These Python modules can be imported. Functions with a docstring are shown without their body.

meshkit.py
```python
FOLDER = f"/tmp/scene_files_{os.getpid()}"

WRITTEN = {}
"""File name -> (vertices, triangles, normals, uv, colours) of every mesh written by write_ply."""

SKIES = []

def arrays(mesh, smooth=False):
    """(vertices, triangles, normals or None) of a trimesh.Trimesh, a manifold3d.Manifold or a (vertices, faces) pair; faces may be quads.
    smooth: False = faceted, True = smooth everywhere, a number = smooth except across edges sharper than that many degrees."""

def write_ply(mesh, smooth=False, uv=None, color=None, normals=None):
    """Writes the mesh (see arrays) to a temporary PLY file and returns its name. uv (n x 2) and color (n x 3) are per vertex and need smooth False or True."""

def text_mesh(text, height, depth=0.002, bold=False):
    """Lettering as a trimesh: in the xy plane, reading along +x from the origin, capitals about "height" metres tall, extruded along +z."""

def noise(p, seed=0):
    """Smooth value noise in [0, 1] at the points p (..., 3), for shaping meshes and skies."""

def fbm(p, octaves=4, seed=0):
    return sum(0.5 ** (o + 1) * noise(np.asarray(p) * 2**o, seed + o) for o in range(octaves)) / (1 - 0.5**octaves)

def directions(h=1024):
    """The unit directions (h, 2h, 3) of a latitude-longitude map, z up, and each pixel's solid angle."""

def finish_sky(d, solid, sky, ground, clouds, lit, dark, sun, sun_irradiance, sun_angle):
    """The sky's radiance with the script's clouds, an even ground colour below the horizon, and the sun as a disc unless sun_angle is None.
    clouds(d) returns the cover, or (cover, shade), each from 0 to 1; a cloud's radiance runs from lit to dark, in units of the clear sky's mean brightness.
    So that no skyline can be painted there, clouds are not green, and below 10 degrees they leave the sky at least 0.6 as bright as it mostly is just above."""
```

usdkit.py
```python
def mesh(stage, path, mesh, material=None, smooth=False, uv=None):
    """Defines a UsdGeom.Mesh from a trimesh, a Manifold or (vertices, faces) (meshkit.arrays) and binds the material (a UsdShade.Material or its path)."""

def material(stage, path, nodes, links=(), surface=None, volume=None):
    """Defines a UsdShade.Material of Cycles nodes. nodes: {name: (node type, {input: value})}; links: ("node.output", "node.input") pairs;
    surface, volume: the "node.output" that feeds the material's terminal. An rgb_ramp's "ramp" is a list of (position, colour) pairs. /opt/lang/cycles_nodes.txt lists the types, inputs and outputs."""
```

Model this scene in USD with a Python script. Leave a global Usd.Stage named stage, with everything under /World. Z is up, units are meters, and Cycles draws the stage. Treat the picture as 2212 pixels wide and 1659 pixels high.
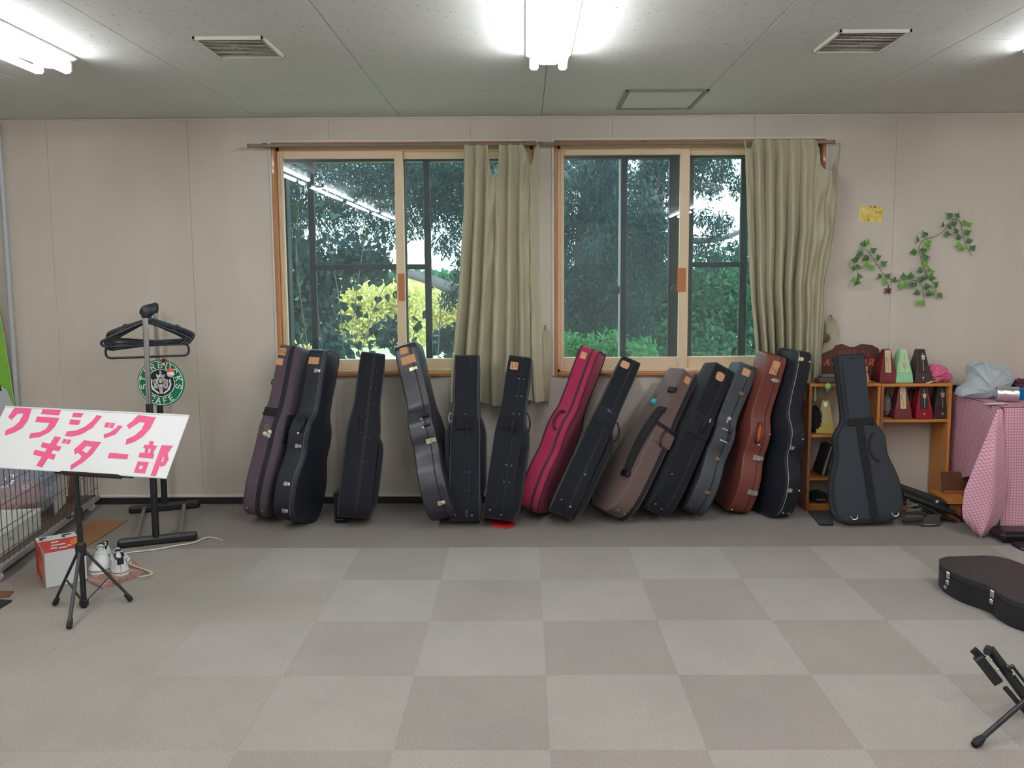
import math, random
import numpy as np, trimesh
import shapely, shapely.geometry as sg, shapely.affinity as sa
from shapely.ops import unary_union
from scipy.interpolate import PchipInterpolator, CubicSpline
import usdkit, meshkit
from pxr import Usd, UsdGeom, UsdLux, UsdShade, Gf, Sdf

stage = Usd.Stage.CreateInMemory()
UsdGeom.SetStageUpAxis(stage, 'Z'); UsdGeom.SetStageMetersPerUnit(stage, 1.0)
stage.SetDefaultPrim(UsdGeom.Xform.Define(stage, '/World').GetPrim())
UsdGeom.Scope.Define(stage, '/World/Looks')

# ------------------------------------------------------------------ camera, sky, sun, exposure
F, CX, CY, PITCH, ROLL, YAW, CAMZ = 1789.8, 1122.3, 779.3, .0995, .0056, .0066, 1.4974
D, HC = 5.433, 2.529                     # distance of the window wall, ceiling height
EXPOSURE = 0.0
TUBE_POWER = 47.0                        # radiance of the fluorescent tubes
SKY_POWER, SUN_POWER = 1.9, 10.0
_r = np.array([math.cos(YAW), math.sin(YAW), 0]); _f = np.array([-math.sin(YAW), math.cos(YAW), 0]); _d = np.array([0, 0, -1.])
C_F = math.cos(PITCH)*_f + math.sin(PITCH)*_d; _d2 = math.cos(PITCH)*_d - math.sin(PITCH)*_f
C_R = math.cos(ROLL)*_r + math.sin(ROLL)*_d2; C_D = math.cos(ROLL)*_d2 - math.sin(ROLL)*_r
cam = UsdGeom.Camera.Define(stage, '/World/camera')
cam.CreateHorizontalApertureAttr(36.0); cam.CreateFocalLengthAttr(36.0*F/2212)
cam.CreateHorizontalApertureOffsetAttr(-(CX-1106)/2212*36.0); cam.CreateVerticalApertureOffsetAttr(-(829.5-CY)/2212*36.0)
cam.CreateClippingRangeAttr(Gf.Vec2f(0.05, 1000)); cam.CreateExposureAttr(EXPOSURE)
cam.AddTransformOp().Set(Gf.Matrix4d(*C_R, 0, *(-C_D), 0, *(-C_F), 0, 0, 0, CAMZ, 1))
sky = UsdLux.DomeLight.Define(stage, '/World/sky'); sky.CreateIntensityAttr(SKY_POWER); sky.CreateColorAttr(Gf.Vec3f(.80, .95, 1.0))
sun = UsdLux.DistantLight.Define(stage, '/World/sun'); sun.CreateIntensityAttr(SUN_POWER); sun.CreateAngleAttr(0.8); sun.CreateColorAttr(Gf.Vec3f(1, .93, .78))
sun.AddRotateXYZOp().Set(Gf.Vec3f(62, 0, -18))

def at(u, v, x=None, y=None, z=None):
    """The point on the plane x, y or z = given that the photograph shows at pixel (u, v)."""
    d = (u-CX)/F*C_R + (v-CY)/F*C_D + C_F; o = np.array([0, 0, CAMZ])
    s = (x-o[0])/d[0] if x is not None else (y-o[1])/d[1] if y is not None else (z-o[2])/d[2]
    return o + s*d
def on(u, v, p, n):
    d = (u-CX)/F*C_R + (v-CY)/F*C_D + C_F; o = np.array([0, 0, CAMZ])
    return o + d*(np.dot(np.asarray(p)-o, n)/np.dot(d, n))

# ------------------------------------------------------------------ materials
def lin(c):
    if isinstance(c, str):
        c = [int(c[i:i+2], 16)/255 for i in (1, 3, 5)]
    return [x/12.92 if x <= .04045 else ((x+.055)/1.055)**2.4 for x in c]
def rgb(*c): return lin([x/255 for x in c])
MATS = {}
def mat(name, col, rough=.6, metal=0., spec=.5, var=0., scale=40., bump=0., bscale=300., stretch=(1, 1, 1), extra=None, sheen=0., coat=0., detail=3.):
    """Principled material; var = how far noise lightens and darkens the colour, bump = fine relief."""
    if name in MATS: return MATS[name]
    n = {'p': ('principled_bsdf', dict(base_color=col, roughness=rough, metallic=metal, specular_ior_level=spec, sheen_weight=sheen, coat_weight=coat, **(extra or {})))}
    l = []
    if var or bump:
        n['tc'] = ('texture_coordinate', {}); n['mp'] = ('mapping', {'scale': stretch}); l += [('tc.object', 'mp.vector')]
    if var:
        n['n'] = ('noise_texture', {'scale': scale, 'detail': detail, 'roughness': .6}); l.append(('mp.vector', 'n.vector'))
        lo = [max(0, x*(1-var)) for x in col]; hi = [min(1, x*(1+var)) for x in col]
        n['r'] = ('rgb_ramp', {'ramp': [(.25, lo), (.75, hi)]}); l += [('n.fac', 'r.fac'), ('r.color', 'p.base_color')]
    if bump:
        n['n2'] = ('noise_texture', {'scale': bscale, 'detail': 2.}); n['b'] = ('bump', {'strength': min(1., bump), 'distance': .002})
        l += [('mp.vector', 'n2.vector'), ('n2.fac', 'b.height'), ('b.normal', 'p.normal')]
    MATS[name] = usdkit.material(stage, '/World/Looks/'+name, n, l, surface='p.BSDF')
    return MATS[name]
def emit(name, col, power):
    if name not in MATS: MATS[name] = usdkit.material(stage, '/World/Looks/'+name, {'e': ('emission', {'color': col, 'strength': power})}, surface='e.emission')
    return MATS[name]
def leafmat(name, col, col2=None, trans=.35, rough=.5):
    if name in MATS: return MATS[name]
    n = {'g': ('geometry', {}), 'r': ('rgb_ramp', {'ramp': [(0, col), (1, col2 or col)]}), 'd': ('principled_bsdf', {'roughness': rough, 'specular_ior_level': .3}), 't': ('translucent_bsdf', {}), 'm': ('mix_closure', {'fac': trans})}
    l = [('g.random_per_island', 'r.fac'), ('r.color', 'd.base_color'), ('r.color', 't.color'), ('d.BSDF', 'm.closure1'), ('t.BSDF', 'm.closure2')]
    MATS[name] = usdkit.material(stage, '/World/Looks/'+name, n, l, surface='m.closure')
    return MATS[name]
def pane_mat(name, tint, ior=1.5, gloss=(1, 1, 1), rough=0.0):
    if name in MATS: return MATS[name]
    n = {'f': ('fresnel', {'IOR': ior}), 't': ('transparent_bsdf', {'color': tint}), 'g': ('glossy_bsdf', {'color': gloss, 'roughness': rough}), 'm': ('mix_closure', {})}
    MATS[name] = usdkit.material(stage, '/World/Looks/'+name, n, [('f.fac', 'm.fac'), ('t.BSDF', 'm.closure1'), ('g.BSDF', 'm.closure2')], surface='m.closure')
    return MATS[name]

# ------------------------------------------------------------------ scene objects
TAKEN = set()
def numbered(path):
    p, k = path, 0
    while p in TAKEN:
        k += 1; p = '%s_%03d' % (path, k)
    TAKEN.add(p); return p
def tag(prim, label=None, cat=None, group=None, kind=None):
    for k, v in (('label', label), ('category', cat), ('group', group), ('kind', kind)):
        if v: prim.SetCustomDataByKey(k, v)
    return prim
def ident(): return np.eye(4)
def frame(x, y, z, o):
    m = np.eye(4); m[:3, 0], m[:3, 1], m[:3, 2], m[:3, 3] = x, y, z, o; return m
def T(x, y, z): m = np.eye(4); m[:3, 3] = (x, y, z); return m
def R(deg, axis='z'): return trimesh.transformations.rotation_matrix(math.radians(deg), {'x': [1, 0, 0], 'y': [0, 1, 0], 'z': [0, 0, 1]}[axis])
def gf(m): return Gf.Matrix4d(*np.asarray(m, float).T.ravel())
class Thing:
    """An Xform at the base of a thing; parts are given in its own coordinates, or in the world's with w=True."""
    def __init__(s, name, label, cat, m=None, group=None, kind=None):
        s.path = numbered('/World/'+name); s.m = np.eye(4) if m is None else (T(*m) if np.shape(m) == (3,) else np.asarray(m, float))
        s.x = UsdGeom.Xform.Define(stage, s.path); s.x.AddTransformOp().Set(gf(s.m)); s.prim = s.x.GetPrim(); s.inv = np.linalg.inv(s.m)
        tag(s.prim, label, cat, group, kind)
    def part(s, name, mesh, material, parent=None, w=False, smooth=False, label=None, kind=None):
        return obj(name, mesh, material, parent or s.path, smooth, label, kind=kind, m=s.inv if w else None)
    def copy(s, m, label, group=None):
        p = numbered(s.path); x = UsdGeom.Xform.Define(stage, p); pr = x.GetPrim()
        pr.GetReferences().AddInternalReference(s.path); x.GetPrim().GetAttribute('xformOp:transform').Set(gf(m)); pr.SetInstanceable(True)
        tag(pr, label, None, group); return pr
def obj(name, mesh, material, parent='/World', smooth=False, label=None, cat=None, group=None, kind=None, m=None):
    path = numbered(parent+'/'+name)
    if isinstance(mesh, list): mesh = cat_(mesh)
    if m is not None: mesh = mesh.copy(); mesh.apply_transform(m)
    usdkit.mesh(stage, path, mesh, material, smooth=smooth)
    tag(stage.GetPrimAtPath(path), label, cat, group, kind)
    return path
def solo(name, mesh, material, label, cat, smooth=False, group=None, kind=None):
    """A thing that is one mesh, in world coordinates."""
    if isinstance(mesh, list): mesh = cat_(mesh)
    b = mesh.bounds; o = np.array([(b[0][0]+b[1][0])/2, (b[0][1]+b[1][1])/2, b[0][2]])
    mesh = mesh.copy(); mesh.apply_translation(-o)
    path = obj(name, mesh, material, '/World', smooth, label, cat, group, kind)
    UsdGeom.Xformable(stage.GetPrimAtPath(path)).AddTransformOp().Set(gf(T(*o))); return path

# ------------------------------------------------------------------ shapes
def cat_(l): return trimesh.util.concatenate([x for x in l])
def mv(m, M):
    m = cat_(m) if isinstance(m, list) else m.copy(); m.apply_transform(M); return m
def quads(v, f): 
    f = np.asarray(f, int)
    return trimesh.Trimesh(np.asarray(v, float), np.vstack([f[:, [0, 1, 2]], f[:, [0, 2, 3]]]), process=False)
def rbox(sx, sy, sz, r=.003, c=(0, 0, 0)):
    """A box with chamfered edges, centred on c."""
    r = min(r, sx*.45, sy*.45, sz*.45); h = np.array([sx, sy, sz])/2; p = []
    for s in np.ndindex(2, 2, 2):
        g = np.array(s)*2-1
        for k in range(3):
            q = h-r; q[k] = h[k]; p.append(g*q)
    m = trimesh.convex.convex_hull(np.array(p)); m.apply_translation(c); return m
def box(a, b, r=0):
    """An axis-aligned box from corner a to corner b."""
    a, b = np.minimum(a, b), np.maximum(a, b); s = b-a
    if r: return rbox(*s, r, (a+b)/2)
    m = trimesh.creation.box(s); m.apply_translation((a+b)/2); return m
def fr_(p):
    p = np.asarray(p, float); t = np.gradient(p, axis=0); t /= np.linalg.norm(t, axis=1, keepdims=True)+1e-12
    a = np.zeros_like(t); ref = np.array([0, 0, 1.]) if abs(t[0][2]) < .9 else np.array([1., 0, 0])
    prev = np.cross(t[0], ref); prev /= np.linalg.norm(prev)
    for i in range(len(t)):
        prev = prev - t[i]*np.dot(prev, t[i]); prev /= np.linalg.norm(prev)+1e-12; a[i] = prev
    return p, t, a, np.cross(t, a)
def tube(p, r, n=8, caps=True, flat=1.0):
    """A round bar along the points p; flat < 1 makes it a strap."""
    p, t, a, b = fr_(p); r = np.broadcast_to(r, (len(p),)); g = np.arange(n)*2*np.pi/n
    v = (p[:, None]+r[:, None, None]*(np.cos(g)[None, :, None]*a[:, None]+flat*np.sin(g)[None, :, None]*b[:, None])).reshape(-1, 3)
    f = [[i*n+j, i*n+(j+1) % n, (i+1)*n+(j+1) % n, (i+1)*n+j] for i in range(len(p)-1) for j in range(n)]
    m = quads(v, f)
    if caps:
        v = np.vstack([m.vertices, p[0], p[-1]]); k = len(v)-2; e = (len(p)-1)*n
        fc = [[k, (j+1) % n, j] for j in range(n)]+[[k+1, e+j, e+(j+1) % n] for j in range(n)]
        m = trimesh.Trimesh(v, np.vstack([m.faces, fc]), process=False)
    return m
def bar(a, b, r, n=8): return tube([a, b], r, n)
def beam(a, b, wx, wy, up=(0, 0, 1), r=.002):
    """A rectangular bar from a to b."""
    a, b = np.asarray(a, float), np.asarray(b, float); z = b-a; L = np.linalg.norm(z); z /= L
    x = np.cross(up, z); x /= np.linalg.norm(x); y = np.cross(z, x)
    return mv(rbox(wx, wy, L, r), frame(x, y, z, (a+b)/2))
def arc(pts, n=24):
    pts = np.asarray(pts, float); d = np.r_[0, np.cumsum(np.linalg.norm(np.diff(pts, axis=0), axis=1))]
    return CubicSpline(d, pts)(np.linspace(0, d[-1], n)) if len(pts) > 2 else np.linspace(pts[0], pts[1], n)
def lathe(prof, n=24):
    prof = np.asarray(prof, float); g = np.arange(n)*2*np.pi/n
    v = np.stack([prof[:, 0, None]*np.cos(g), prof[:, 0, None]*np.sin(g), np.repeat(prof[:, 1, None], n, 1)], -1).reshape(-1, 3)
    return quads(v, [[i*n+j, i*n+(j+1) % n, (i+1)*n+(j+1) % n, (i+1)*n+j] for i in range(len(prof)-1) for j in range(n)])
def poly(p, holes=()): return sg.Polygon(p, holes).buffer(0)
def extr(g, d, z=0):
    gs = [x for x in getattr(g, 'geoms', [g]) if x.area > 1e-10]
    m = cat_([trimesh.creation.extrude_polygon(x, d, engine='earcut') for x in gs]); m.apply_translation([0, 0, z]); return m
XZ = np.array([[1, 0, 0, 0], [0, 0, -1, 0], [0, 1, 0, 0], [0, 0, 0, 1.]])      # (x, y, z) -> (x, -z, y): a drawing stood up, facing the camera (-y)
def ball(r, c=(0, 0, 0), sub=2, s=(1, 1, 1)):
    m = trimesh.creation.icosphere(sub, r); m.apply_scale(s); m.apply_translation(c); return m
def lettering(t, h, d=.0006, bold=False, width=None):
    m = meshkit.text_mesh(t, h, d, bold)
    if width: m.apply_scale([width/(m.bounds[1][0]-m.bounds[0][0]), 1, 1])
    return m
def grid(P):
    """A sheet through a grid of points (n, m, 3)."""
    n, m = P.shape[:2]; i = np.arange(n*m).reshape(n, m)
    return quads(P.reshape(-1, 3), np.stack([i[:-1, :-1], i[1:, :-1], i[1:, 1:], i[:-1, 1:]], -1).reshape(-1, 4))
def solid(P, th):
    """The sheet P given a thickness along its normals."""
    g = grid(P); n = g.vertex_normals; N, M = P.shape[:2]; v = np.vstack([g.vertices, g.vertices-n*th]); k = N*M
    f = [g.faces, g.faces[:, ::-1]+k]; i = np.arange(k).reshape(N, M)
    for e in (i[0, :], i[:, -1], i[-1, ::-1], i[::-1, 0]):
        q = np.stack([e[:-1], e[1:], e[1:]+k, e[:-1]+k], 1); f.append(np.vstack([q[:, [0, 2, 1]], q[:, [0, 3, 2]]])[:, ::-1])
    return trimesh.Trimesh(v, np.vstack(f), process=False)

# ================================================================== THE ROOM
M_wall = mat('wall_vinyl', rgb(210, 201, 190), .75, var=.05, scale=3.0, bump=.25, bscale=260, stretch=(1, 1, .25))
M_wallback = mat('wall_joint', rgb(140, 130, 120), .8)
M_ceilback = mat('ceiling_joint', rgb(120, 120, 116), .9)
M_white = mat('white_trim', rgb(225, 226, 226), .45)
M_base = mat('dark_base', rgb(44, 38, 40), .45)
M_plain = mat('plain_wall', rgb(205, 198, 188), .8)

def ceiling_mat():
    n = {'g': ('geometry', {}), 'v': ('voronoi_texture', {'scale': 26., 'randomness': 1.}), 'v2': ('voronoi_texture', {'scale': 57., 'randomness': 1.}), 'r': ('rgb_ramp', {'ramp': [(0, lin((.30, .30, .29))), (.065, lin((.40, .40, .39))), (.095, lin((.83, .84, .83))), (1, lin((.85, .86, .85)))]}),
         'r2': ('rgb_ramp', {'ramp': [(0, (.55, .55, .55)), (.07, (.75, .75, .75)), (.11, (1, 1, 1)), (1, (1, 1, 1))]}), 'm': ('mix_color', {'blend_type': 'multiply', 'fac': 1.}), 'p': ('principled_bsdf', {'roughness': .9, 'specular_ior_level': .2}), 'b': ('bump', {'strength': .3, 'distance': .003})}
    l = [('g.position', 'v.vector'), ('g.position', 'v2.vector'), ('v.distance', 'r.fac'), ('v2.distance', 'r2.fac'), ('r.color', 'm.a'), ('r2.color', 'm.b'), ('m.result', 'p.base_color'), ('m.result', 'b.height'), ('b.normal', 'p.normal')]
    return usdkit.material(stage, '/World/Looks/ceiling_board', n, l, surface='p.BSDF')
M_ceil = ceiling_mat()
def carpet_mat(name, col):
    n = {'g': ('geometry', {}), 'n': ('noise_texture', {'scale': 160., 'detail': 3., 'roughness': .7}), 'n3': ('noise_texture', {'scale': 2.2, 'detail': 3.}), 'r': ('rgb_ramp', {'ramp': [(.3, [x*.80 for x in col]), (.7, [x*1.18 for x in col])]}), 'r3': ('rgb_ramp', {'ramp': [(.3, (.93, .93, .93)), (.7, (1.05, 1.05, 1.05))]}),
         'm': ('mix_color', {'blend_type': 'multiply', 'fac': 1., 'use_clamp': False}), 'p': ('principled_bsdf', {'roughness': .95, 'specular_ior_level': .15, 'sheen_weight': .15}), 'n2': ('noise_texture', {'scale': 420., 'detail': 2.}), 'b': ('bump', {'strength': .5, 'distance': .004})}
    l = [('g.position', 'n.vector'), ('g.position', 'n2.vector'), ('g.position', 'n3.vector'), ('n.fac', 'r.fac'), ('n3.fac', 'r3.fac'), ('r.color', 'm.a'), ('r3.color', 'm.b'), ('m.result', 'p.base_color'), ('n2.fac', 'b.height'), ('b.normal', 'p.normal')]
    return usdkit.material(stage, '/World/Looks/'+name, n, l, surface='p.BSDF')
M_c_light = [carpet_mat('carpet_light%s' % 'abc'[k], rgb(*c)) for k, c in enumerate(((151, 144, 138), (149, 142, 136), (150, 143, 137)))]
M_c_dark = [carpet_mat('carpet_dark%s' % 'abc'[k], rgb(*c)) for k, c in enumerate(((140, 132, 126), (142, 134, 128), (139, 131, 125)))]
M_c_mid = [carpet_mat('carpet_mid%s' % 'abc'[k], rgb(*c)) for k, c in enumerate(((146, 138, 130), (148, 140, 132), (145, 137, 129)))]
M_c_border = carpet_mat('carpet_border', rgb(123, 115, 109))

XL, XR, YB = -4.7, 4.7, -4.2            # side walls and rear wall (behind the camera)
fl = Thing('floor', 'carpet tile floor', 'floor', kind='structure')
fl.part('subfloor', box((XL, YB, -.10), (XR, D+.15, -.008)), M_ceilback)
FX, FY = .074, 4.0043                    # a corner of the carpet grid
rng = random.Random(5)
for i in range(-10, 10):
    for j in range(-17, 2):
        x0, y0 = FX+.5*i, FY+.5*(j-1)
        x1, y1 = x0+.5, y0+.5
        x0, x1, y0 = max(x0, XL), min(x1, XR), max(y0, YB)
        if x1-x0 < .02 or y1-y0 < .02: continue
        light = (i+j) % 2 == 0
        ms = M_c_mid if x0 < -1.3 and not light else M_c_mid if x0 < -1.9 else M_c_light if light else M_c_dark
        fl.part('carpet_tile', box((x0+.0002, y0+.0002, -.008), (x1-.0002, y1-.0002, rng.uniform(-.0002, .0002))), ms[rng.randrange(3)])
for i in range(-10, 10):
    x0, x1 = max(FX+.5*i, XL), min(FX+.5*i+.5, XR)
    for y0, y1 in ((FY+.5, FY+1.0), (FY+1.0, D+.02)):
        if x1-x0 > .02: fl.part('border_tile', box((x0+.0002, y0+.0002, -.008), (x1-.0002, y1-.0002, rng.uniform(-.0002, .0002))), M_c_border)

ce = Thing('ceiling', 'white pinhole board ceiling', 'ceiling', (0, 0, HC), kind='structure')
ce.part('ceiling_slab', box((XL-.1, YB-.1, HC+.012), (XR+.1, D+.3, HC+.15)), M_ceilback, w=True)
CX0, CY0 = .1137, 3.7792
rng = random.Random(6)
for i in range(-6, 6):
    for j in range(-9, 3):
        x0, x1, y0, y1 = CX0+.91*i, CX0+.91*i+.91, CY0+.91*j, CY0+.91*j+.91
        x0, x1, y0, y1 = max(x0, XL), min(x1, XR), max(y0, YB), min(y1, D+.01)
        if x1-x0 < .02 or y1-y0 < .02: continue
        ce.part('ceiling_panel', box((x0+.0012, y0+.0006, HC+rng.uniform(0, .0006)), (x1-.0012, y1-.0006, HC+.012), .0012), M_ceil, w=True)

# window holes: outer edges of the wooden frames on the wall
def win_rect(l, t, r, b):
    p = at(l, t, y=D); q = at(r, b, y=D); return p[0], q[0], q[2], p[2]      # x0, x1, z0, z1
W1 = win_rect(586, 309, 1160, 811); W2 = win_rect(1197, 304, 1768, 809)
holes = [sg.box(w[0]+.012, w[2]+.012, w[1]-.012, w[3]-.012) for w in (W1, W2)]
def upright(g, y0, y1): return mv(extr(g, y1-y0), T(0, y1, 0) @ XZ)
wb = Thing('wall_back', 'window wall of cream vinyl panels', 'wall', (0, D, 0), kind='structure')
core = sg.box(XL-.1, -.1, XR+.1, HC+.1)
for h in holes: core = core.difference(h)
wb.part('wall_core', upright(core, D+.012, D+.16), M_wallback, w=True)
WX = -.3434
for k in range(-5, 6):
    x0, x1 = max(XL, WX+.91*k), min(XR, WX+.91*(k+1))
    g = sg.box(x0+.0008, 0, x1-.0008, HC)
    for h in holes: g = g.difference(h)
    wb.part('wall_panel', upright(g, D, D+.012), M_wall, w=True)
wl_ = Thing('wall_left', 'plain side wall', 'wall', (XL, 0, 0), kind='structure'); wl_.part('wall_core', box((XL-.1, YB-.1, -.1), (XL, D+.16, HC+.1)), M_plain, w=True)
wr_ = Thing('wall_right', 'plain side wall', 'wall', (XR, 0, 0), kind='structure'); wr_.part('wall_core', box((XR, YB-.1, -.1), (XR+.1, D+.16, HC+.1)), M_plain, w=True)
we_ = Thing('wall_front', 'plain wall behind the viewer', 'wall', (0, YB, 0), kind='structure'); we_.part('wall_core', box((XL-.1, YB-.1, -.1), (XR+.1, YB, HC+.1)), M_plain, w=True)
bb = Thing('baseboard_back', 'dark baseboard under a white strip', 'baseboard', (0, D, 0), kind='structure')
zb = at(450, 1073.5, y=D)[2]
bb.part('board', box((XL, D-.010, 0), (XR, D-.0005, zb), .002), M_base, w=True)
bb.part('cap_strip', box((XL, D-.014, zb), (XR, D-.0005, zb+.018), .003), M_white, w=True, label='white strip above the baseboard')
tr = Thing('trim_1', 'thin white cornice strip under the ceiling', 'trim', (0, D, HC), kind='structure')
tr.part('cornice', box((XL, D-.012, HC-.013), (XR, D-.0005, HC-.0005), .003), mat('cornice_vinyl', rgb(214, 208, 200), .6), w=True)

# ------------------------------------------------------------------ ceiling lamps, grilles, hatch
M_lampbody = mat('lamp_enamel', rgb(232, 234, 236), .35)
M_tube = emit('tube_glow', (.985, .988, .99), TUBE_POWER)
M_socket = mat('lamp_socket', rgb(225, 226, 228), .5)
def make_lamp(m, label):
    t = Thing('fluorescent_lamp', label, 'ceiling lamp', m, group='twin tube ceiling lamps')
    L = 1.25; prof = poly([(-.105, 0), (.105, 0), (.105, -.010), (.035, -.052), (-.035, -.052), (-.105, -.010)])
    b = mv(extr(prof, L), XZ); t.part('lamp_body', mv(b, T(0, L, 0)), M_lampbody)
    for s in (-1, 1):
        t.part('tube', bar((s*.067, .035, -.066), (s*.067, L-.035, -.066), .0165, 14), M_tube, smooth=40)
        for y in (.018, L-.018):
            k = t.part('tube_holder', mv(rbox(.042, .030, .060, .010), T(s*.066, y, -.050)), M_socket)
    return t
YL = at(1134, 116, z=HC)[1]; XC = at(1184, 116, z=HC)[0]
lamp = make_lamp(T(XC, YL-1.25, HC-.0005), 'white twin tube ceiling lamp glowing at the top centre of the picture')
xs = {'left': XC-2.29, 'right': XC+2.29}
lamp.copy(T(xs['left'], YL-1.25, HC-.0005), 'white twin tube ceiling lamp glowing at the top left of the picture', 'twin tube ceiling lamps')
lamp.copy(T(xs['right'], YL-1.25, HC-.0005), 'white twin tube ceiling lamp cut by the right edge at the top', 'twin tube ceiling lamps')
for row, y in zip(('second', 'third', 'last'), (YL-1.25-1.75, YL-1.25-3.5, YL-1.25-5.25)):
    for side, x in (('left', xs['left']), ('middle', XC), ('right', xs['right'])):
        lamp.copy(T(x, y, HC-.0005), 'white twin tube ceiling lamp of the %s row from the windows, %s column' % (row, side), 'ceiling lamps behind the viewer')

M_grille = mat('grille_plastic', rgb(206, 204, 194), .5); M_gdark = mat('grille_dark', rgb(104, 102, 96), .8)
def grille(u0, v0, u1, v1, u2, v2, u3, v3, label):
    P = [at(u, v, z=HC) for u, v in ((u0, v0), (u1, v1), (u2, v2), (u3, v3))]
    x0, x1 = (P[0][0]+P[3][0])/2, (P[1][0]+P[2][0])/2; y1, y0 = (P[2][1]+P[3][1])/2, (P[0][1]+P[1][1])/2
    t = Thing('air_grille', label, 'air vent', ((x0+x1)/2, (y0+y1)/2, HC), group='square ceiling air grilles')
    a, b = (x1-x0)/2, (y1-y0)/2; w = .015
    t.part('grille_frame', [rbox(2*a, w, .016, .003, (0, s*(b-w/2), -.008)) for s in (-1, 1)]+[rbox(w, 2*b, .016, .003, (s*(a-w/2), 0, -.008)) for s in (-1, 1)], M_grille)
    t.part('backing', box((-a+w, -b+w, -.003), (a-w, b-w, -.0005)), M_gdark)
    n = 13
    for k in range(n):
        y = -b+w+(2*b-2*w)*(k+.5)/n
        t.part('slat', mv(rbox(2*a-2*w, .021, .003, .001), T(0, y, -.009) @ R(24, 'x')), M_grille)
    t.part('knob', lathe([(0, -.019), (.004, -.019), (.005, -.014), (.005, -.008)], 12), M_gdark)
grille(410, 77, 570, 77, 613, 118, 475, 121, 'square slatted air grille in the ceiling above the left window')
grille(1815, 62, 1975, 62, 1897, 108, 1754, 108, 'square slatted air grille in the ceiling near the right end')
P = [at(u, v, z=HC) for u, v in ((1350, 194), (1535, 193), (1491, 234), (1332, 234))]
hx0, hx1 = (P[0][0]+P[3][0])/2, (P[1][0]+P[2][0])/2; hy0, hy1 = P[0][1], P[3][1]
h = Thing('access_hatch', 'square flush access hatch in the ceiling above the right window', 'hatch', ((hx0+hx1)/2, (hy0+hy1)/2, HC))
a, b = (hx1-hx0)/2, (hy1-hy0)/2
M_hf = mat('hatch_frame', rgb(140, 140, 138), .4, metal=.3)
h.part('hatch_frame', [rbox(2*a, .02, .010, .003, (0, s*(b-.01), -.005)) for s in (-1, 1)]+[rbox(.02, 2*b, .010, .003, (s*(a-.01), 0, -.005)) for s in (-1, 1)], M_hf)
h.part('hatch_panel', box((-a+.026, -b+.026, -.006), (a-.026, b-.026, -.0005), .002), mat('hatch_board', rgb(214, 214, 211), .8))

# ------------------------------------------------------------------ windows
M_wood = mat('window_wood', rgb(176, 116, 66), .42, var=.14, scale=14, stretch=(1, 1, .12), coat=.2)
M_sash = mat('sash_cream', rgb(222, 200, 168), .42)
M_bronze = mat('dark_bronze', rgb(52, 50, 52), .45, metal=.2)
M_glass = None
def pane_const(name, tint, fac, dust=.022):
    n = {'t': ('transparent_bsdf', {'color': tint}), 'g': ('glossy_bsdf', {'color': (1, 1, 1), 'roughness': 0.0}), 'm': ('mix_closure', {'fac': fac}), 'd': ('diffuse_bsdf', {'color': (.62, .80, .92)}), 'm2': ('mix_closure', {'fac': dust})}
    return usdkit.material(stage, '/World/Looks/'+name, n, [('t.BSDF', 'm.closure1'), ('g.BSDF', 'm.closure2'), ('m.closure', 'm2.closure1'), ('d.BSDF', 'm2.closure2')], surface='m2.closure')
M_glass = pane_const('window_glass', (.90, .97, .97), .042)
M_glass2 = pane_const('outer_glass', (.92, .97, .98), .025)
M_cork = mat('cork_plate', rgb(178, 112, 72), .6, var=.1, scale=80)
def px_x(u, v, y): return at(u, v, y=y)[0]
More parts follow.
